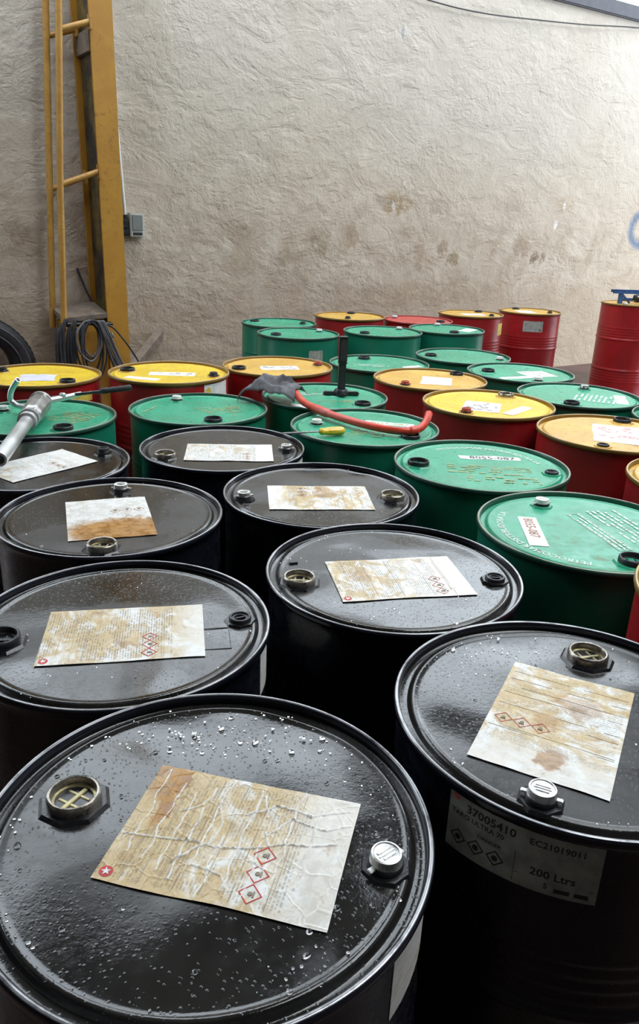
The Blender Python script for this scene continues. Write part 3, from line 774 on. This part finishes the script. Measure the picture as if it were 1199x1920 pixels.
small_bung(d, h, -.120, .142, 'green', 'white', 0); large_bung(d, h, .092, -.205, 'green', 'dark', 0)
print_block(d, h, .09, .0, 22, .2, .12, 6, 'old_ink', 16, False, .35)
print_block(d, h, -.20, -.03, 75, .12, .02, 1, 'old_ink', 17, False, .1)
d, h = drum(-1.114, 2.935, -.005, 'green', 'green drum at the left edge under the head of the hand pump')
small_bung(d, h, -.17, .069, 'green', 'white', 0); large_bung(d, h, .150, -.172, 'green', 'dark', 0)
print_block(d, h, .13, .02, -18, .16, .16, 8, 'old_ink', 18, False, .3)
d, h = drum(.317, 4.533, -.021, 'green', 'green drum partly behind the black tube, behind a yellow lid')
large_bung(d, h, -.083, .14, 'green', 'dark', 0); print_block(d, h, -.05, -.06, 5, .22, .08, 4, 'white_ink', 20, False, .4)
patch(d, h, 'paper_label', .19, -.05, 30, .12, .05, 'white_sticker', .0006, .006, 6)
d, h = drum(1.091, 4.303, -.002, 'green', 'green drum with a tilted white label and wet gleam, before the rear red drums')
large_bung(d, h, -.180, -.005, 'green', 'dark', 0); small_bung(d, h, .044, -.225, 'green', 'white', 0)
st = patch(d, h, 'paper_label', .091, -.01, 20, .17, .16, 'white_sticker', .0006, .003, 7); print_block(st, .0098, 0, 0, 0, .14, .12, 5, 'grey_ink', 23, False, .5)
patch(d, h, 'paper_label', -.05, -.14, 22, .20, .05, 'white_sticker', .0006, .006, 8)  # white patch painted in for the gleam on the wet lid, not paper
d, h = drum(1.243, 3.727, .000, 'green', 'green drum with dense white print and a white tag at the right')
small_bung(d, h, .08, .165, 'green', 'zinc', 0); large_bung(d, h, -.095, -.210, 'green', 'dark', 0)
patch(d, h, 'paper_label', .19, -.055, -14, .055, .2, 'white_sticker', .0006, .002, 9)
print_block(d, h, .07, -.045, 66, .19, .20, 9, 'white_ink', 24, False, .2)
d, h = drum(.860, 4.852, -.010, 'green', 'thin-looking green lid behind the brightest yellow lids, white cap at its right')
large_bung(d, h, -.205, -.041, 'green', 'dark', 0); small_bung(d, h, .212, -.092, 'green', 'white', 0)
d, h = drum(.418, 5.812, -.003, 'green', 'green drum just right of the black tube top, far row')
small_bung(d, h, .135, .155, 'green', 'white', 0); large_bung(d, h, -.14, -.15, 'green', 'dark', 0)
d, h = drum(-.201, 5.574, -.008, 'green', 'green drum left of the black tube with a grey label on its side')
small_bung(d, h, .148, .128, 'green', 'white', 0); large_bung(d, h, -.15, -.13, 'green', 'dark', 0)
tx = [('printed_rows', join(*[box(.008, .095, -.012 - i * .014, -.006 - i * .014, 0, .0004) for i in range(5)]), 'grey_ink')]
side_label(d, h, 'side_label', -72.3, -51, -.165, -.085, 'grey_sticker', .2872, tx)
d, h = drum(-.376, 6.144, -.011, 'green', 'leftmost green drum of the far row against the wall')
large_bung(d, h, -.192, .029, 'green', 'dark', 0); small_bung(d, h, .19, -.03, 'green', 'dark', 0)
d, h = drum(.935, 6.108, -.006, 'green', 'green drum in front of the far red drum with the yellow sticker')
small_bung(d, h, -.045, .215, 'green', 'white', 0); large_bung(d, h, .03, -.2, 'green', 'dark', 0)
patch(d, h, 'paper_label', .17, .02, -30, .10, .2, 'white_sticker', .0006, .003, 11)  # white patch stands in for the highlight on the right of this lid
d, h = drum(1.66, 3.30, .000, 'green', 'green drum cut off at the right edge behind the front yellow lid')
small_bung(d, h, .12, .15, 'green', 'white', 0); large_bung(d, h, -.12, -.16, 'green', 'dark', 0)

# --- red drums with yellow lids
d, h = drum(-1.391, 3.712, .001, 'bright_yellow', 'red drum with speckled yellow lid at the left edge, lilac sticker')
large_bung(d, h, .185, -.145, 'yellow', 'dark', 0); small_bung(d, h, -.197, .052, 'yellow', 'dark', 0)
patch(d, h, 'lilac_sticker', .015, -.05, 12, .17, .16, 'lilac_sticker', .0006, .012, 12)
side_label(d, h, 'side_label', -53, -16, -.10, -.055, 'yellow_sticker')
d, h = drum(-.766, 3.769, .027, 'bright_yellow', 'red drum with brightest yellow lid beside the column, white sticker on its side')
large_bung(d, h, -.208, .006, 'yellow', 'dark', 0); small_bung(d, h, .226, -.057, 'yellow', 'dark', 0)
st = patch(d, h, 'paper_label', .018, -.022, 5, .224, .085, 'white_sticker', .0006, .002, 13); print_block(st, .0098, 0, 0, 0, .2, .06, 3, 'grey_ink', 26, False, .6)
patch(d, h, 'paper_label', -.10, -.155, -15, .17, .055, 'white_sticker', .0006, .004, 14)
tx = [('printed_emblem', shift(ngon_prism(octagon(.016, 0, 12), 0, .0004), .025, -.032), 'yellow_sticker'), ('printed_rows', join(*[box(.06, .17, -.015 - i * .012, -.011 - i * .012, 0, .0004) for i in range(5)]), 'grey_ink')]
side_label(d, h, 'side_label', -45, -8, -.135, -.02, 'white_sticker', .2872, tx)
d, h = drum(-.254, 4.101, .018, 'yellow', 'red drum with ochre lid behind the grey rag')
large_bung(d, h, -.192, -.124, 'yellow', 'dark', 0); small_bung(d, h, .214, .072, 'yellow', 'red', 0)
st = patch(d, h, 'paper_label', .012, -.03, 14, .2, .11, 'white_sticker', .0006, .004, 15); print_block(st, .0098, 0, 0, 0, .18, .09, 5, 'grey_ink', 27, False, .6)
d, h = drum(.547, 3.983, .003, 'yellow', 'red drum with ochre lid right of the black tube, slanted white label')
large_bung(d, h, .162, .150, 'yellow', 'dark', 0); small_bung(d, h, -.145, -.180, 'yellow', 'red', 0)
st = patch(d, h, 'paper_label', .031, -.027, -10, .155, .205, 'white_sticker', .0006, .004, 16); print_block(st, .0098, 0, 0, 0, .13, .16, 6, 'lilac_sticker', 28, False, .5)
d, h = drum(.739, 3.409, .011, 'bright_yellow', 'red drum with yellow lid, two white papers and silver-ringed bung')
large_bung(d, h, .118, .178, 'yellow', 'brass', 0); small_bung(d, h, -.13, -.19, 'yellow', 'red', 0)
st = patch(d, h, 'paper_label', -.036, -.05, -16, .160, .19, 'lilac_sticker', .0006, .003, 17); print_block(st, .0098, 0, 0, 0, .14, .15, 6, 'grey_ink', 29, False, .6)
patch(d, h, 'paper_label', .11, -.105, 52, .2, .05, 'white_sticker', .0006, .002, 18)
d, h = drum(1.152, 2.980, .007, 'yellow', 'front red drum with yellow lid at right edge, big white crumpled label')
large_bung(d, h, .108, .195, 'yellow', 'dark', 0); small_bung(d, h, -.105, -.205, 'yellow', 'open', 0)
st = patch(d, h, 'paper_label', .02, -.008, -16, .19, .285, 'white_sticker', .0006, .003, 19); print_block(st, .0098, 0, .02, 0, .16, .2, 9, 'pink_ink', 30, False, .75)
d, h = drum(1.312, 2.405, 0, 'yellow', 'red drum whose yellow lid just enters at the right edge above the nearest green drum')
small_bung(d, h, .1, .17, 'yellow', 'dark', 0); large_bung(d, h, -.02, -.2, 'yellow', 'dark', 0)
d, h = drum(.945, 1.372, .075, 'yellow', 'red drum barely entering the right edge between nearest green drum and black drum')
small_bung(d, h, .1, .17, 'yellow', 'dark', 0); large_bung(d, h, .1, -.18, 'yellow', 'dark', 0)
d, h = drum(.189, 6.559, .015, 'yellow', 'red drum with yellow lid in the far row, left of the red-lidded drum')
large_bung(d, h, .015, .175, 'yellow', 'dark', 0); small_bung(d, h, -.02, -.2, 'yellow', 'dark', 0)
d, h = drum(1.305, 7.177, .007, 'yellow', 'red drum with yellow lid and small yellow sticker on its side, far row')
large_bung(d, h, .1, .16, 'yellow', 'dark', 0); small_bung(d, h, .16, -.15, 'yellow', 'dark', 0)
patch(d, h, 'paper_label', .02, -.02, 10, .2, .14, 'white_sticker', .0006, .006, 21)
side_label(d, h, 'side_label', -40, -12, -.17, -.065, 'yellow_sticker')
d, h = drum(1.956, 7.639, .003, 'yellow', 'red drum with yellow lid and grey-green label on its ribbed side, far row')
large_bung(d, h, -.1, .16, 'yellow', 'dark', 0); small_bung(d, h, .16, -.12, 'yellow', 'dark', 0)
patch(d, h, 'paper_label', -.05, -.02, 10, .16, .2, 'white_sticker', .0006, .006, 22)
tx = [('printed_rows', join(*[box(.02, .13, -.020 - i * .013, -.015 - i * .013, 0, .0004) for i in range(4)], box(.15, .172, -.09, -.07, 0, .0004)), 'grey_ink')]
side_label(d, h, 'side_label', -113.5, -76.5, -.166, -.068, 'grey_sticker', .2872, tx)
d, h = drum(3.125, 8.2, .065, 'yellow', 'tall-standing red drum at the right edge under the blue bracket')
large_bung(d, h, .13, .16, 'yellow', 'dark', 0); small_bung(d, h, -.12, -.17, 'yellow', 'zinc', 0)
RX, RY, RH = 3.125, 8.2, h
d, h = drum(.775, 6.70, -.012, 'red', 'red drum with a red lid half hidden in the far row')
small_bung(d, h, -.19, .10, 'red', 'white', 0); large_bung(d, h, .18, -.10, 'red', 'dark', 0)

# ------------------------------------------------------------------ tools lying on the drums
Z = DH
def thing(name, label, cat, loc=(0, 0, 0), rz=0):
    e = bpy.data.objects.new(name, None); C.objects.link(e); e.location = loc; e.rotation_euler = (0, 0, rz)
    return tag(e, label, cat)

# red tube
t = thing('red_tube', 'bent red-orange tube lying across two green lids', 'tube', (.165, 2.96, Z))
rp_ = [(-.135, 3.43, .030), (-.125, 3.36, .030), (-.085, 3.235, .018), (-.01, 3.10, .016), (.09, 2.975, .015), (.19, 2.885, .013), (.275, 2.845, .011), (.335, 2.842, .012), (.372, 2.865, .018), (.400, 2.915, .032), (.415, 2.965, .052)]
pth = [Vector(p) - Vector((.165, 2.96, 0)) for p in rp_]
sp_ = spline(pth, 8); rads = [.0150 if i % 80 > 6 else .0165 for i in range(len(sp_))]
obj('bent_pipe', mesh('bent_pipe', *tube(sp_, rads, 14, True, .03), 'red_tube'), t)
for a in (.30, .72):
    i = int(a * len(sp_)); obj('joint_sleeve', mesh('joint_sleeve', *tube(sp_[i - 3:i + 4], [.0155, .0185, .0185, .0185, .0185, .0185, .0155], 14), 'red_tube'), t)

# screwdriver
t = thing('screwdriver', 'screwdriver with translucent yellow handle on a green lid, blade to the left', 'screwdriver', (-.02, 2.79, Z))
a_ = Vector((-.150, 2.735, .012)); m_ = Vector((-.012, 2.792, .009)); e_ = Vector((.082, 2.832, .0065)); o_ = Vector((-.02, 2.79, 0))
hd = [m_.lerp(e_, q) - o_ for q in (0, .06, .12, .22, .3, .6, .85, .95, 1.)]
V, F = tube(hd, [.008, .0125, .014, .0115, .0145, .0165, .0165, .014, .008], 16)
for i in range(len(V)):
    if (i % 16) % 4 == 0 and 3 * 16 <= i < 7 * 16: V[i] = V[i].lerp(hd[i // 16], .16)
obj('handle', mesh('handle', V, F, 'amber'), t)
obj('blade', mesh('blade', *tube([a_ - o_, a_.lerp(m_, .12) - o_, m_ - o_], [.0022, .0034, .0034], 8), 'chrome_dark'), t)

# black upright tube with winged foot
t = thing('upright_tube', 'black square tube standing upright on a winged foot on a green lid', 'tube stand', (.080, 3.588, Z - .0205))
obj('lower_tube', mesh('lower_tube', *box(-.0165, .0165, -.0165, .0165, .01, .165, .004), 'rubber'), t, rz=.15)
obj('upper_tube', mesh('upper_tube', *box(-.0195, .0195, -.0195, .0195, .155, .268, .005), 'rubber'), t, rz=.15)
obj('end_cap', mesh('end_cap', *box(-.021, .021, -.021, .021, .266, .273, .002), 'dark_steel'), t, rz=.15)
obj('collar', mesh('collar', *box(-.021, .021, -.021, .021, .150, .157, .002), 'dark_steel'), t, rz=.15)
V, F = lathe([(.001, .0), (.034, 0), (.036, .004), (.034, .022), (.028, .030), (.001, .031)], 20)
obj('foot_hub', mesh('foot_hub', V, F, 'dark_steel'), t)
for q in range(4):
    obj('foot_wing', mesh('foot_wing', *box(.026, .085 if q % 2 == 0 else .06, -.015, .015, 0, .018, .005), 'dark_steel'), t, rz=.1 + q * pi / 2)

# grey rag
t_r = Vector((-.225, 3.43, Z))
V = []; F = []; nx, ny = 34, 22
for j in range(ny + 1):
    for i in range(nx + 1):
        u = i / nx * 2 - 1; v = j / ny * 2 - 1
        e = max(0, 1 - (abs(u) ** 2.6 + abs(v) ** 2.6) * .5)
        x = u * .125 * (1 + .18 * noise.noise(Vector((v * 1.6, 3, 1)))); y = v * .10 * (1 + .25 * noise.noise(Vector((u * 1.8, 9, 1))))
        z = .006 + .085 * (e ** .7) * (.75 + .55 * noise.noise(Vector((u * 1.7 + 4, v * 1.9, 2)))) + .014 * noise.noise(Vector((u * 5, v * 4 + u * 3, 5))) * e + .018 * max(0, -u) * e
        if u < -.55: z -= (-.55 - u) * .06
        V.append((x, y, max(z, .004) if u > -.55 else z))
N1 = len(V); V += [(x, y, z - .005) for x, y, z in V]
q = lambda i, j, b=0: b + j * (nx + 1) + i
for j in range(ny):
    for i in range(nx):
        F.append((q(i, j), q(i + 1, j), q(i + 1, j + 1), q(i, j + 1))); F.append((q(i, j, N1), q(i, j + 1, N1), q(i + 1, j + 1, N1), q(i + 1, j, N1)))
for i in range(nx):
    F.append((q(i, 0, N1), q(i + 1, 0, N1), q(i + 1, 0), q(i, 0))); F.append((q(i, ny), q(i + 1, ny), q(i + 1, ny, N1), q(i, ny, N1)))
for j in range(ny):
    F.append((q(0, j), q(0, j + 1), q(0, j + 1, N1), q(0, j, N1))); F.append((q(nx, j, N1), q(nx, j + 1, N1), q(nx, j + 1), q(nx, j)))
tag(obj('rag', mesh('rag', V, F, 'cloth', 80), None, t_r, -.35), 'crumpled dark grey rag at the end of the red tube', 'rag')

# hand pump
t = thing('hand_pump', 'chrome hand pump lying over a black and a green lid, black grip', 'pump', (-1.03, 2.6, Z))
O = Vector((-1.03, 2.6, 0))
A = Vector((-.985, 2.235, .030)); B = Vector((-1.112, 2.955, .040)); ax = (B - A)
f = lambda q: A + ax * q - O
obj('barrel', mesh('barrel', *tube([f(0), f(.02), f(.55), f(.72)], [.0225, .0235, .0235, .0235], 24, True, .08), 'chrome'), t)
obj('collar', mesh('collar', *tube([f(.60), f(.605), f(.635), f(.64), f(.655), f(.66), f(.69), f(.70), f(.71)], [.024, .033, .033, .029, .029, .037, .037, .034, .024], 28), 'chrome'), t)
V, F = tube([f(.70), f(.71), f(.76), f(.93), f(.99), f(1.0)], [.028, .036, .040, .042, .042, .036], 32)
for i in range(len(V)):
    if i % 4 < 2 and 32 <= i < 160: c_ = f([.70, .71, .76, .93, .99, 1.][i // 32]); V[i] = V[i].lerp(c_, .07)
obj('pump_head', mesh('pump_head', V, F, 'chrome_dark'), t)
obj('head_rim', mesh('head_rim', *tube([f(.985), f(.99), f(1.005), f(1.01)], [.040, .0445, .0445, .040], 28), 'chrome'), t)
hk = [Vector(p) - O for p in ((-1.105, 2.93, .035), (-1.155, 2.955, .022), (-1.215, 2.985, .016), (-1.245, 2.995, .035), (-1.235, 2.985, .075), (-1.205, 2.97, .115), (-1.195, 2.965, .125))]
obj('spout', mesh('spout', *tube(spline(hk, 6), .0115, 12, True, .02), 'chrome'), t)
obj('link_bar', mesh('link_bar', *tube([B - O, Vector((-1.055, 3.03, .042)) - O, Vector((-.995, 3.095, .05)) - O], [.013, .012, .009], 10), 'chrome'), t)
obj('pivot_bolt', mesh('pivot_bolt', *lathe([(.001, 0), (.013, 0), (.013, .018), (.010, .021), (.001, .021)], 6), 'chrome'), t, Vector((-1.05, 3.035, .042)) - O)
obj('lever', mesh('lever', *tube([Vector((-1.11, 3.04, .038)) - O, Vector((-1.0, 3.075, .052)) - O, Vector((-.88, 3.105, .065)) - O], .0065, 8), 'dark_steel'), t)
gp = [Vector((-.915, 3.10, .062)).lerp(Vector((-.795, 3.13, .076)), q) - O for q in (0, .05, .2, .25, .45, .5, .7, .75, .95, 1)]
obj('grip', mesh('grip', *tube(gp, [.009, .0125, .0125, .0105, .0125, .0105, .0125, .0105, .013, .009], 12), 'rubber'), t)

# blue bracket on the far right drum
t = thing('blue_bracket', 'blue steel bracket with dark clamp on the right-hand red drum', 'bracket', (RX, RY, RH))
t.rotation_euler = (0, 0, .1)
obj('top_rail', mesh('top_rail', *join(box(-.22, .45, -.03, .03, .115, .128, .002), box(-.22, .45, .022, .03, .10, .128, .002), box(-.22, .45, -.03, -.022, .09, .128, .002)), 'blue', None), t)
for x in (-.12, .30):
    obj('post', mesh('post', *box(x - .02, x + .02, -.02, .02, -.0095, .118, .003), 'blue', None), t)
obj('brace', mesh('brace', *tube([(-.11, -.005, .085), (-.02, -.005, .0)], .011, 8), 'blue'), t)
obj('cross_bar', mesh('cross_bar', *box(-.12, .30, -.016, .016, .022, .046, .003), 'blue', None), t)
V, F = lathe([(.001, -.05), (.028, -.045), (.036, -.01), (.034, .03), (.02, .05), (.001, .052)], 16); V = [(z + .05, y - .04, x + .055) for x, y, z in V]
obj('clamp', mesh('clamp', V, F, 'rubber'), t)
obj('clamp_screw', mesh('clamp_screw', *tube([(.05, -.12, -.012), (.05, -.12, .075)], .010, 10), 'dark_steel'), t)
obj('clamp_handle', mesh('clamp_handle', *tube([(.0, -.12, .07), (.09, -.09, .075)], .008, 8), 'chrome_dark'), t)

# ------------------------------------------------------------------ column with rails on the left
def wthing(name, label, cat, s, off, z=0):
    return thing(name, label, cat, wp(s, off, z), WA)
# local frame of wall things: x along the wall, -y into the room
t = wthing('steel_column', 'orange-yellow steel column with dark blotchy web and pipe rails beside the wall', 'column', -6.125, .0)
H_ = 4.9; column = t
obj('front_flange', mesh('front_flange', *box(-.085, .085, -.42, -.40, 0, H_, .002), 'orange_paint', None), t)
obj('rear_flange', mesh('rear_flange', *box(-.10, .085, -.05, -.03, 0, H_, .002), 'orange_paint', None), t)
obj('web', mesh('web', *box(-.055, -.043, -.40, -.05, 0, H_), 'web_dark', None), t)
for z in (2.86,):
    obj('web_bracket', mesh('web_bracket', *box(-.085, -.055, -.39, -.05, z - .16, z - .02, .003), 'timber', None), t)
def wl(s, off, z): return Vector((s + 6.125, -off, z))
r1 = [wl(-6.40, .42, 3.4), wl(-6.414, .42, 2.97), wl(-6.50, .42, 1.80), wl(-6.557, .42, .74)]
r2 = [wl(-6.41, .12, 3.4), wl(-6.425, .12, 3.0), wl(-6.50, .12, 1.80), wl(-6.567, .12, .74)]
obj('rail', mesh('rail', *tube(r1, .0245, 14), 'pipe_yellow'), t); obj('rail', mesh('rail', *tube(r2, .0245, 14), 'pipe_yellow'), t)
for (a, za, b, zb, off) in [(-6.408, 2.80, -6.21, 2.87, .415), (-6.43, 2.80, -6.22, 2.87, .10), (-6.50, 1.80, -6.21, 1.905, .415), (-6.50, 1.77, -6.22, 1.875, .10)]:
    obj('rung', mesh('rung', *tube([wl(a, off, za), wl(b, off, zb)], .021, 12), 'pipe_yellow'), t)
    obj('rung_plate', mesh('rung_plate', *box(b + 6.125 - .006, b + 6.125 + .012, -off - .03, -off + .03, zb - .05, zb + .05, .003), 'pipe_yellow', None), t)
obj('base_box', mesh('base_box', *box(-.40, -.086, -.40, -.10, 0, .80, .004), 'orange_paint', None), t)
V = [(-.43, -.42, .845), (-.085, -.42, .875), (-.085, -.07, .93), (-.43, -.07, .90)]; V += [(x, y, z - .035) for x, y, z in V]
obj('cover_plate', mesh('cover_plate', V, [(0, 1, 2, 3), (7, 6, 5, 4), (0, 4, 5, 1), (1, 5, 6, 2), (2, 6, 7, 3), (3, 7, 4, 0)], 'timber', None), t)
obj('cover_support', mesh('cover_support', *box(-.38, -.10, -.38, -.12, .795, .85), 'orange_paint', None), t)
obj('hook', mesh('hook', *tube(spline([(-.07, -.42, .70), (-.07, -.50, .70), (-.09, -.54, .71), (-.10, -.545, .74)], 5), .010, 8), 'chrome_dark'), t)
obj('hook_bar', mesh('hook_bar', *tube([(-.42, -.41, .805), (-.42, -.49, .81), (-.07, -.49, .80), (-.07, -.41, .80)], .011, 8), 'dark_steel'), t)

# coiled cables hanging from the hook bar
rnd = random.Random(4)
t = wthing('cable_coil', 'tangle of grey and black cables hung at the foot of the orange column', 'cables', -6.36, .52)
for i in range(7):
    w_ = rnd.uniform(.06, .10); dp = rnd.uniform(.26, .46); cx = rnd.uniform(-.06, .0); y0 = -.004 * i + .01
    pts = [(cx - w_ * .3, y0, .825), (cx - w_, y0 - .02, .825 - dp * .25), (cx - w_ * .95, y0 - .03, .825 - dp * .7), (cx, y0 - .03, .825 - dp), (cx + w_ * .9, y0 - .02, .825 - dp * .7), (cx + w_, y0 - .01, .825 - dp * .25), (cx + w_ * .3, y0, .83), (cx - w_ * .3, y0, .825)]
    obj('cable_loop', mesh('cable_loop', *tube(spline(pts, 7), rnd.choice((.007, .008, .0085)), 7), 'grey_rubber' if i % 2 else 'rubber'), t)
for i in range(9):
    x0 = rnd.uniform(.02, .09); dx = rnd.uniform(.14, .22) + i * .008
    pts = [(x0 - .03, 0, .80), (x0, -.02, .83), (x0 + .03, -.03, .76), (x0 + dx * .45, -.04, .55), (x0 + dx * .8, -.05, .33), (x0 + dx, -.05, .05 + .006 * i)]
    obj('cable_strand', mesh('cable_strand', *tube(spline(pts, 6), .0075, 7), 'grey_rubber' if i % 3 else 'rubber'), t)
pts = [(.05, .02, .82), (.15, .0, .78), (.22, -.01, .70), (.30, -.02, .58), (.36, -.02, .46), (.375, -.02, .30)]
obj('cable_strand', mesh('cable_strand', *tube(spline(pts, 6), .007, 7), 'rubber'), t)
t = wthing('hose_bundle', 'black hoses hanging straight below the thin rails', 'hoses', -6.58, .475)
for i in range(6):
    x = -.06 + .026 * i; zt = .78 + .03 * (i % 3)
    pts = [(x + .05, .01 * (i % 2), zt - .05), (x + .03, -.015, zt), (x, -.03, zt - .12), (x - .005, -.04 - .01 * (i % 3), .4), (x + .02, -.03, .03)]
    obj('hose', mesh('hose', *tube(spline(pts, 6), .013, 8), 'rubber'), t)

# conduit and switch box
t = wthing('conduit', 'thin pale conduit running down the wall beside the orange column', 'conduit', -5.9, .02)
obj('pipe', mesh('pipe', *tube([(-.085, -.012, 3.86), (-.06, -.012, 3.1), (.010, -.012, 1.60)], .0125, 10), 'conduit'), t)
obj('gland', mesh('gland', *tube([(.010, -.012, 1.61), (.012, -.012, 1.575)], [.016, .016], 10), 'rubber'), t)
t = wthing('switch_box', 'small grey control box on the wall beside the orange column', 'switch box', -5.82, .0, 1.44)
obj('back_box', mesh('back_box', *box(-.045, .078, -.075, -.001, 0, .185, .006), 'pale_box', 30), t)
obj('front_cover', mesh('front_cover', *box(-.028, .060, -.083, -.074, .05, .17, .003), 'grey_box', 30), t)
obj('slot', mesh('slot', *box(-.025, .056, -.079, -.074, .014, .036, .002), 'rubber', 30), t)
obj('side_module', mesh('side_module', *box(-.125, -.047, -.06, -.001, .01, .13, .006), 'rubber', 30), t)
for z in (.03, .075, .12):
    obj('side_knob', mesh('side_knob', *box(-.10, -.06, -.071, -.059, z - .012, z + .012, .004), 'dark_steel', 30), t)

# leaning rod, leaning flat bar, tyre
t = tag(obj('steel_rod', mesh('steel_rod', *tube([wp(-6.235, .11, .935), wp(-6.265, .07, 1.02), wp(-6.31, .012, 1.19)], .0095, 8), 'dark_steel')), 'thin dark rod leaning behind the orange column', 'rod')
a = wl(-6.045, .36, .37); b = wl(-5.625, .04, .64); dd = (b - a)
side = Vector((1, 0, 0)).cross(dd).normalized(); wid = dd.cross(side).normalized()
V = []
for p_ in (a, b):
    for su, sv in ((-1, -1), (1, -1), (1, 1), (-1, 1)): V.append(p_ + wid * .030 * su + side * .038 * sv * .3 + Vector((0, 0, .03)) * sv)
fb = obj('brace_bar', mesh('brace_bar', V, [(0, 3, 2, 1), (4, 5, 6, 7), (0, 1, 5, 4), (1, 2, 6, 5), (2, 3, 7, 6), (3, 0, 4, 7)], 'timber', None), column); fb['label'] = 'brown-grey bar bracing the column foot to the wall'

TR, TW = .43, .24
tp = [(.27, -.09), (.285, -.10), (.30, -.112), (.34, -.125), (.375, -.128), (.402, -.120), (.418, -.105), (TR, -.085), (TR, -.055), (TR - .012, -.05), (TR - .012, -.04), (TR, -.035), (TR, -.006), (TR - .012, -.004)]
tp = tp + [(r, -z) for r, z in tp[::-1]] + [(.262, .08), (.258, 0), (.262, -.08)]
t = wthing('tyre', 'black rubber tyre leaning on the wall at the left edge', 'tyre', -7.19, .20, .437)
t.rotation_euler = (R(90) , 0, WA)
V, F = lathe(tp, 72, True)
obj('carcass', mesh('carcass', V, F, 'rubber', 35), t)
for r in (.325, .385):
    obj('sidewall_ridge', mesh('sidewall_ridge', *lathe([(r - .006, .124 if r < .36 else .127), (r - .002, .131), (r + .002, .131), (r + .006, .124 if r < .36 else .127)], 72), 'grey_rubber', 35), t)
bl = []
for i in range(60):
    a = 2 * pi * i / 60
    for zc in (-.07, .07):
        V, F = box(TR - .004, TR + .006, -.016, .016, zc - .02, zc + .02)
        bl.append(([(x * cos(a) - y * sin(a), x * sin(a) + y * cos(a), z) for x, y, z in V], F))
o = obj('tread_blocks', mesh('tread_blocks', *join(*bl), 'rubber', None), t); o['kind'] = 'stuff'
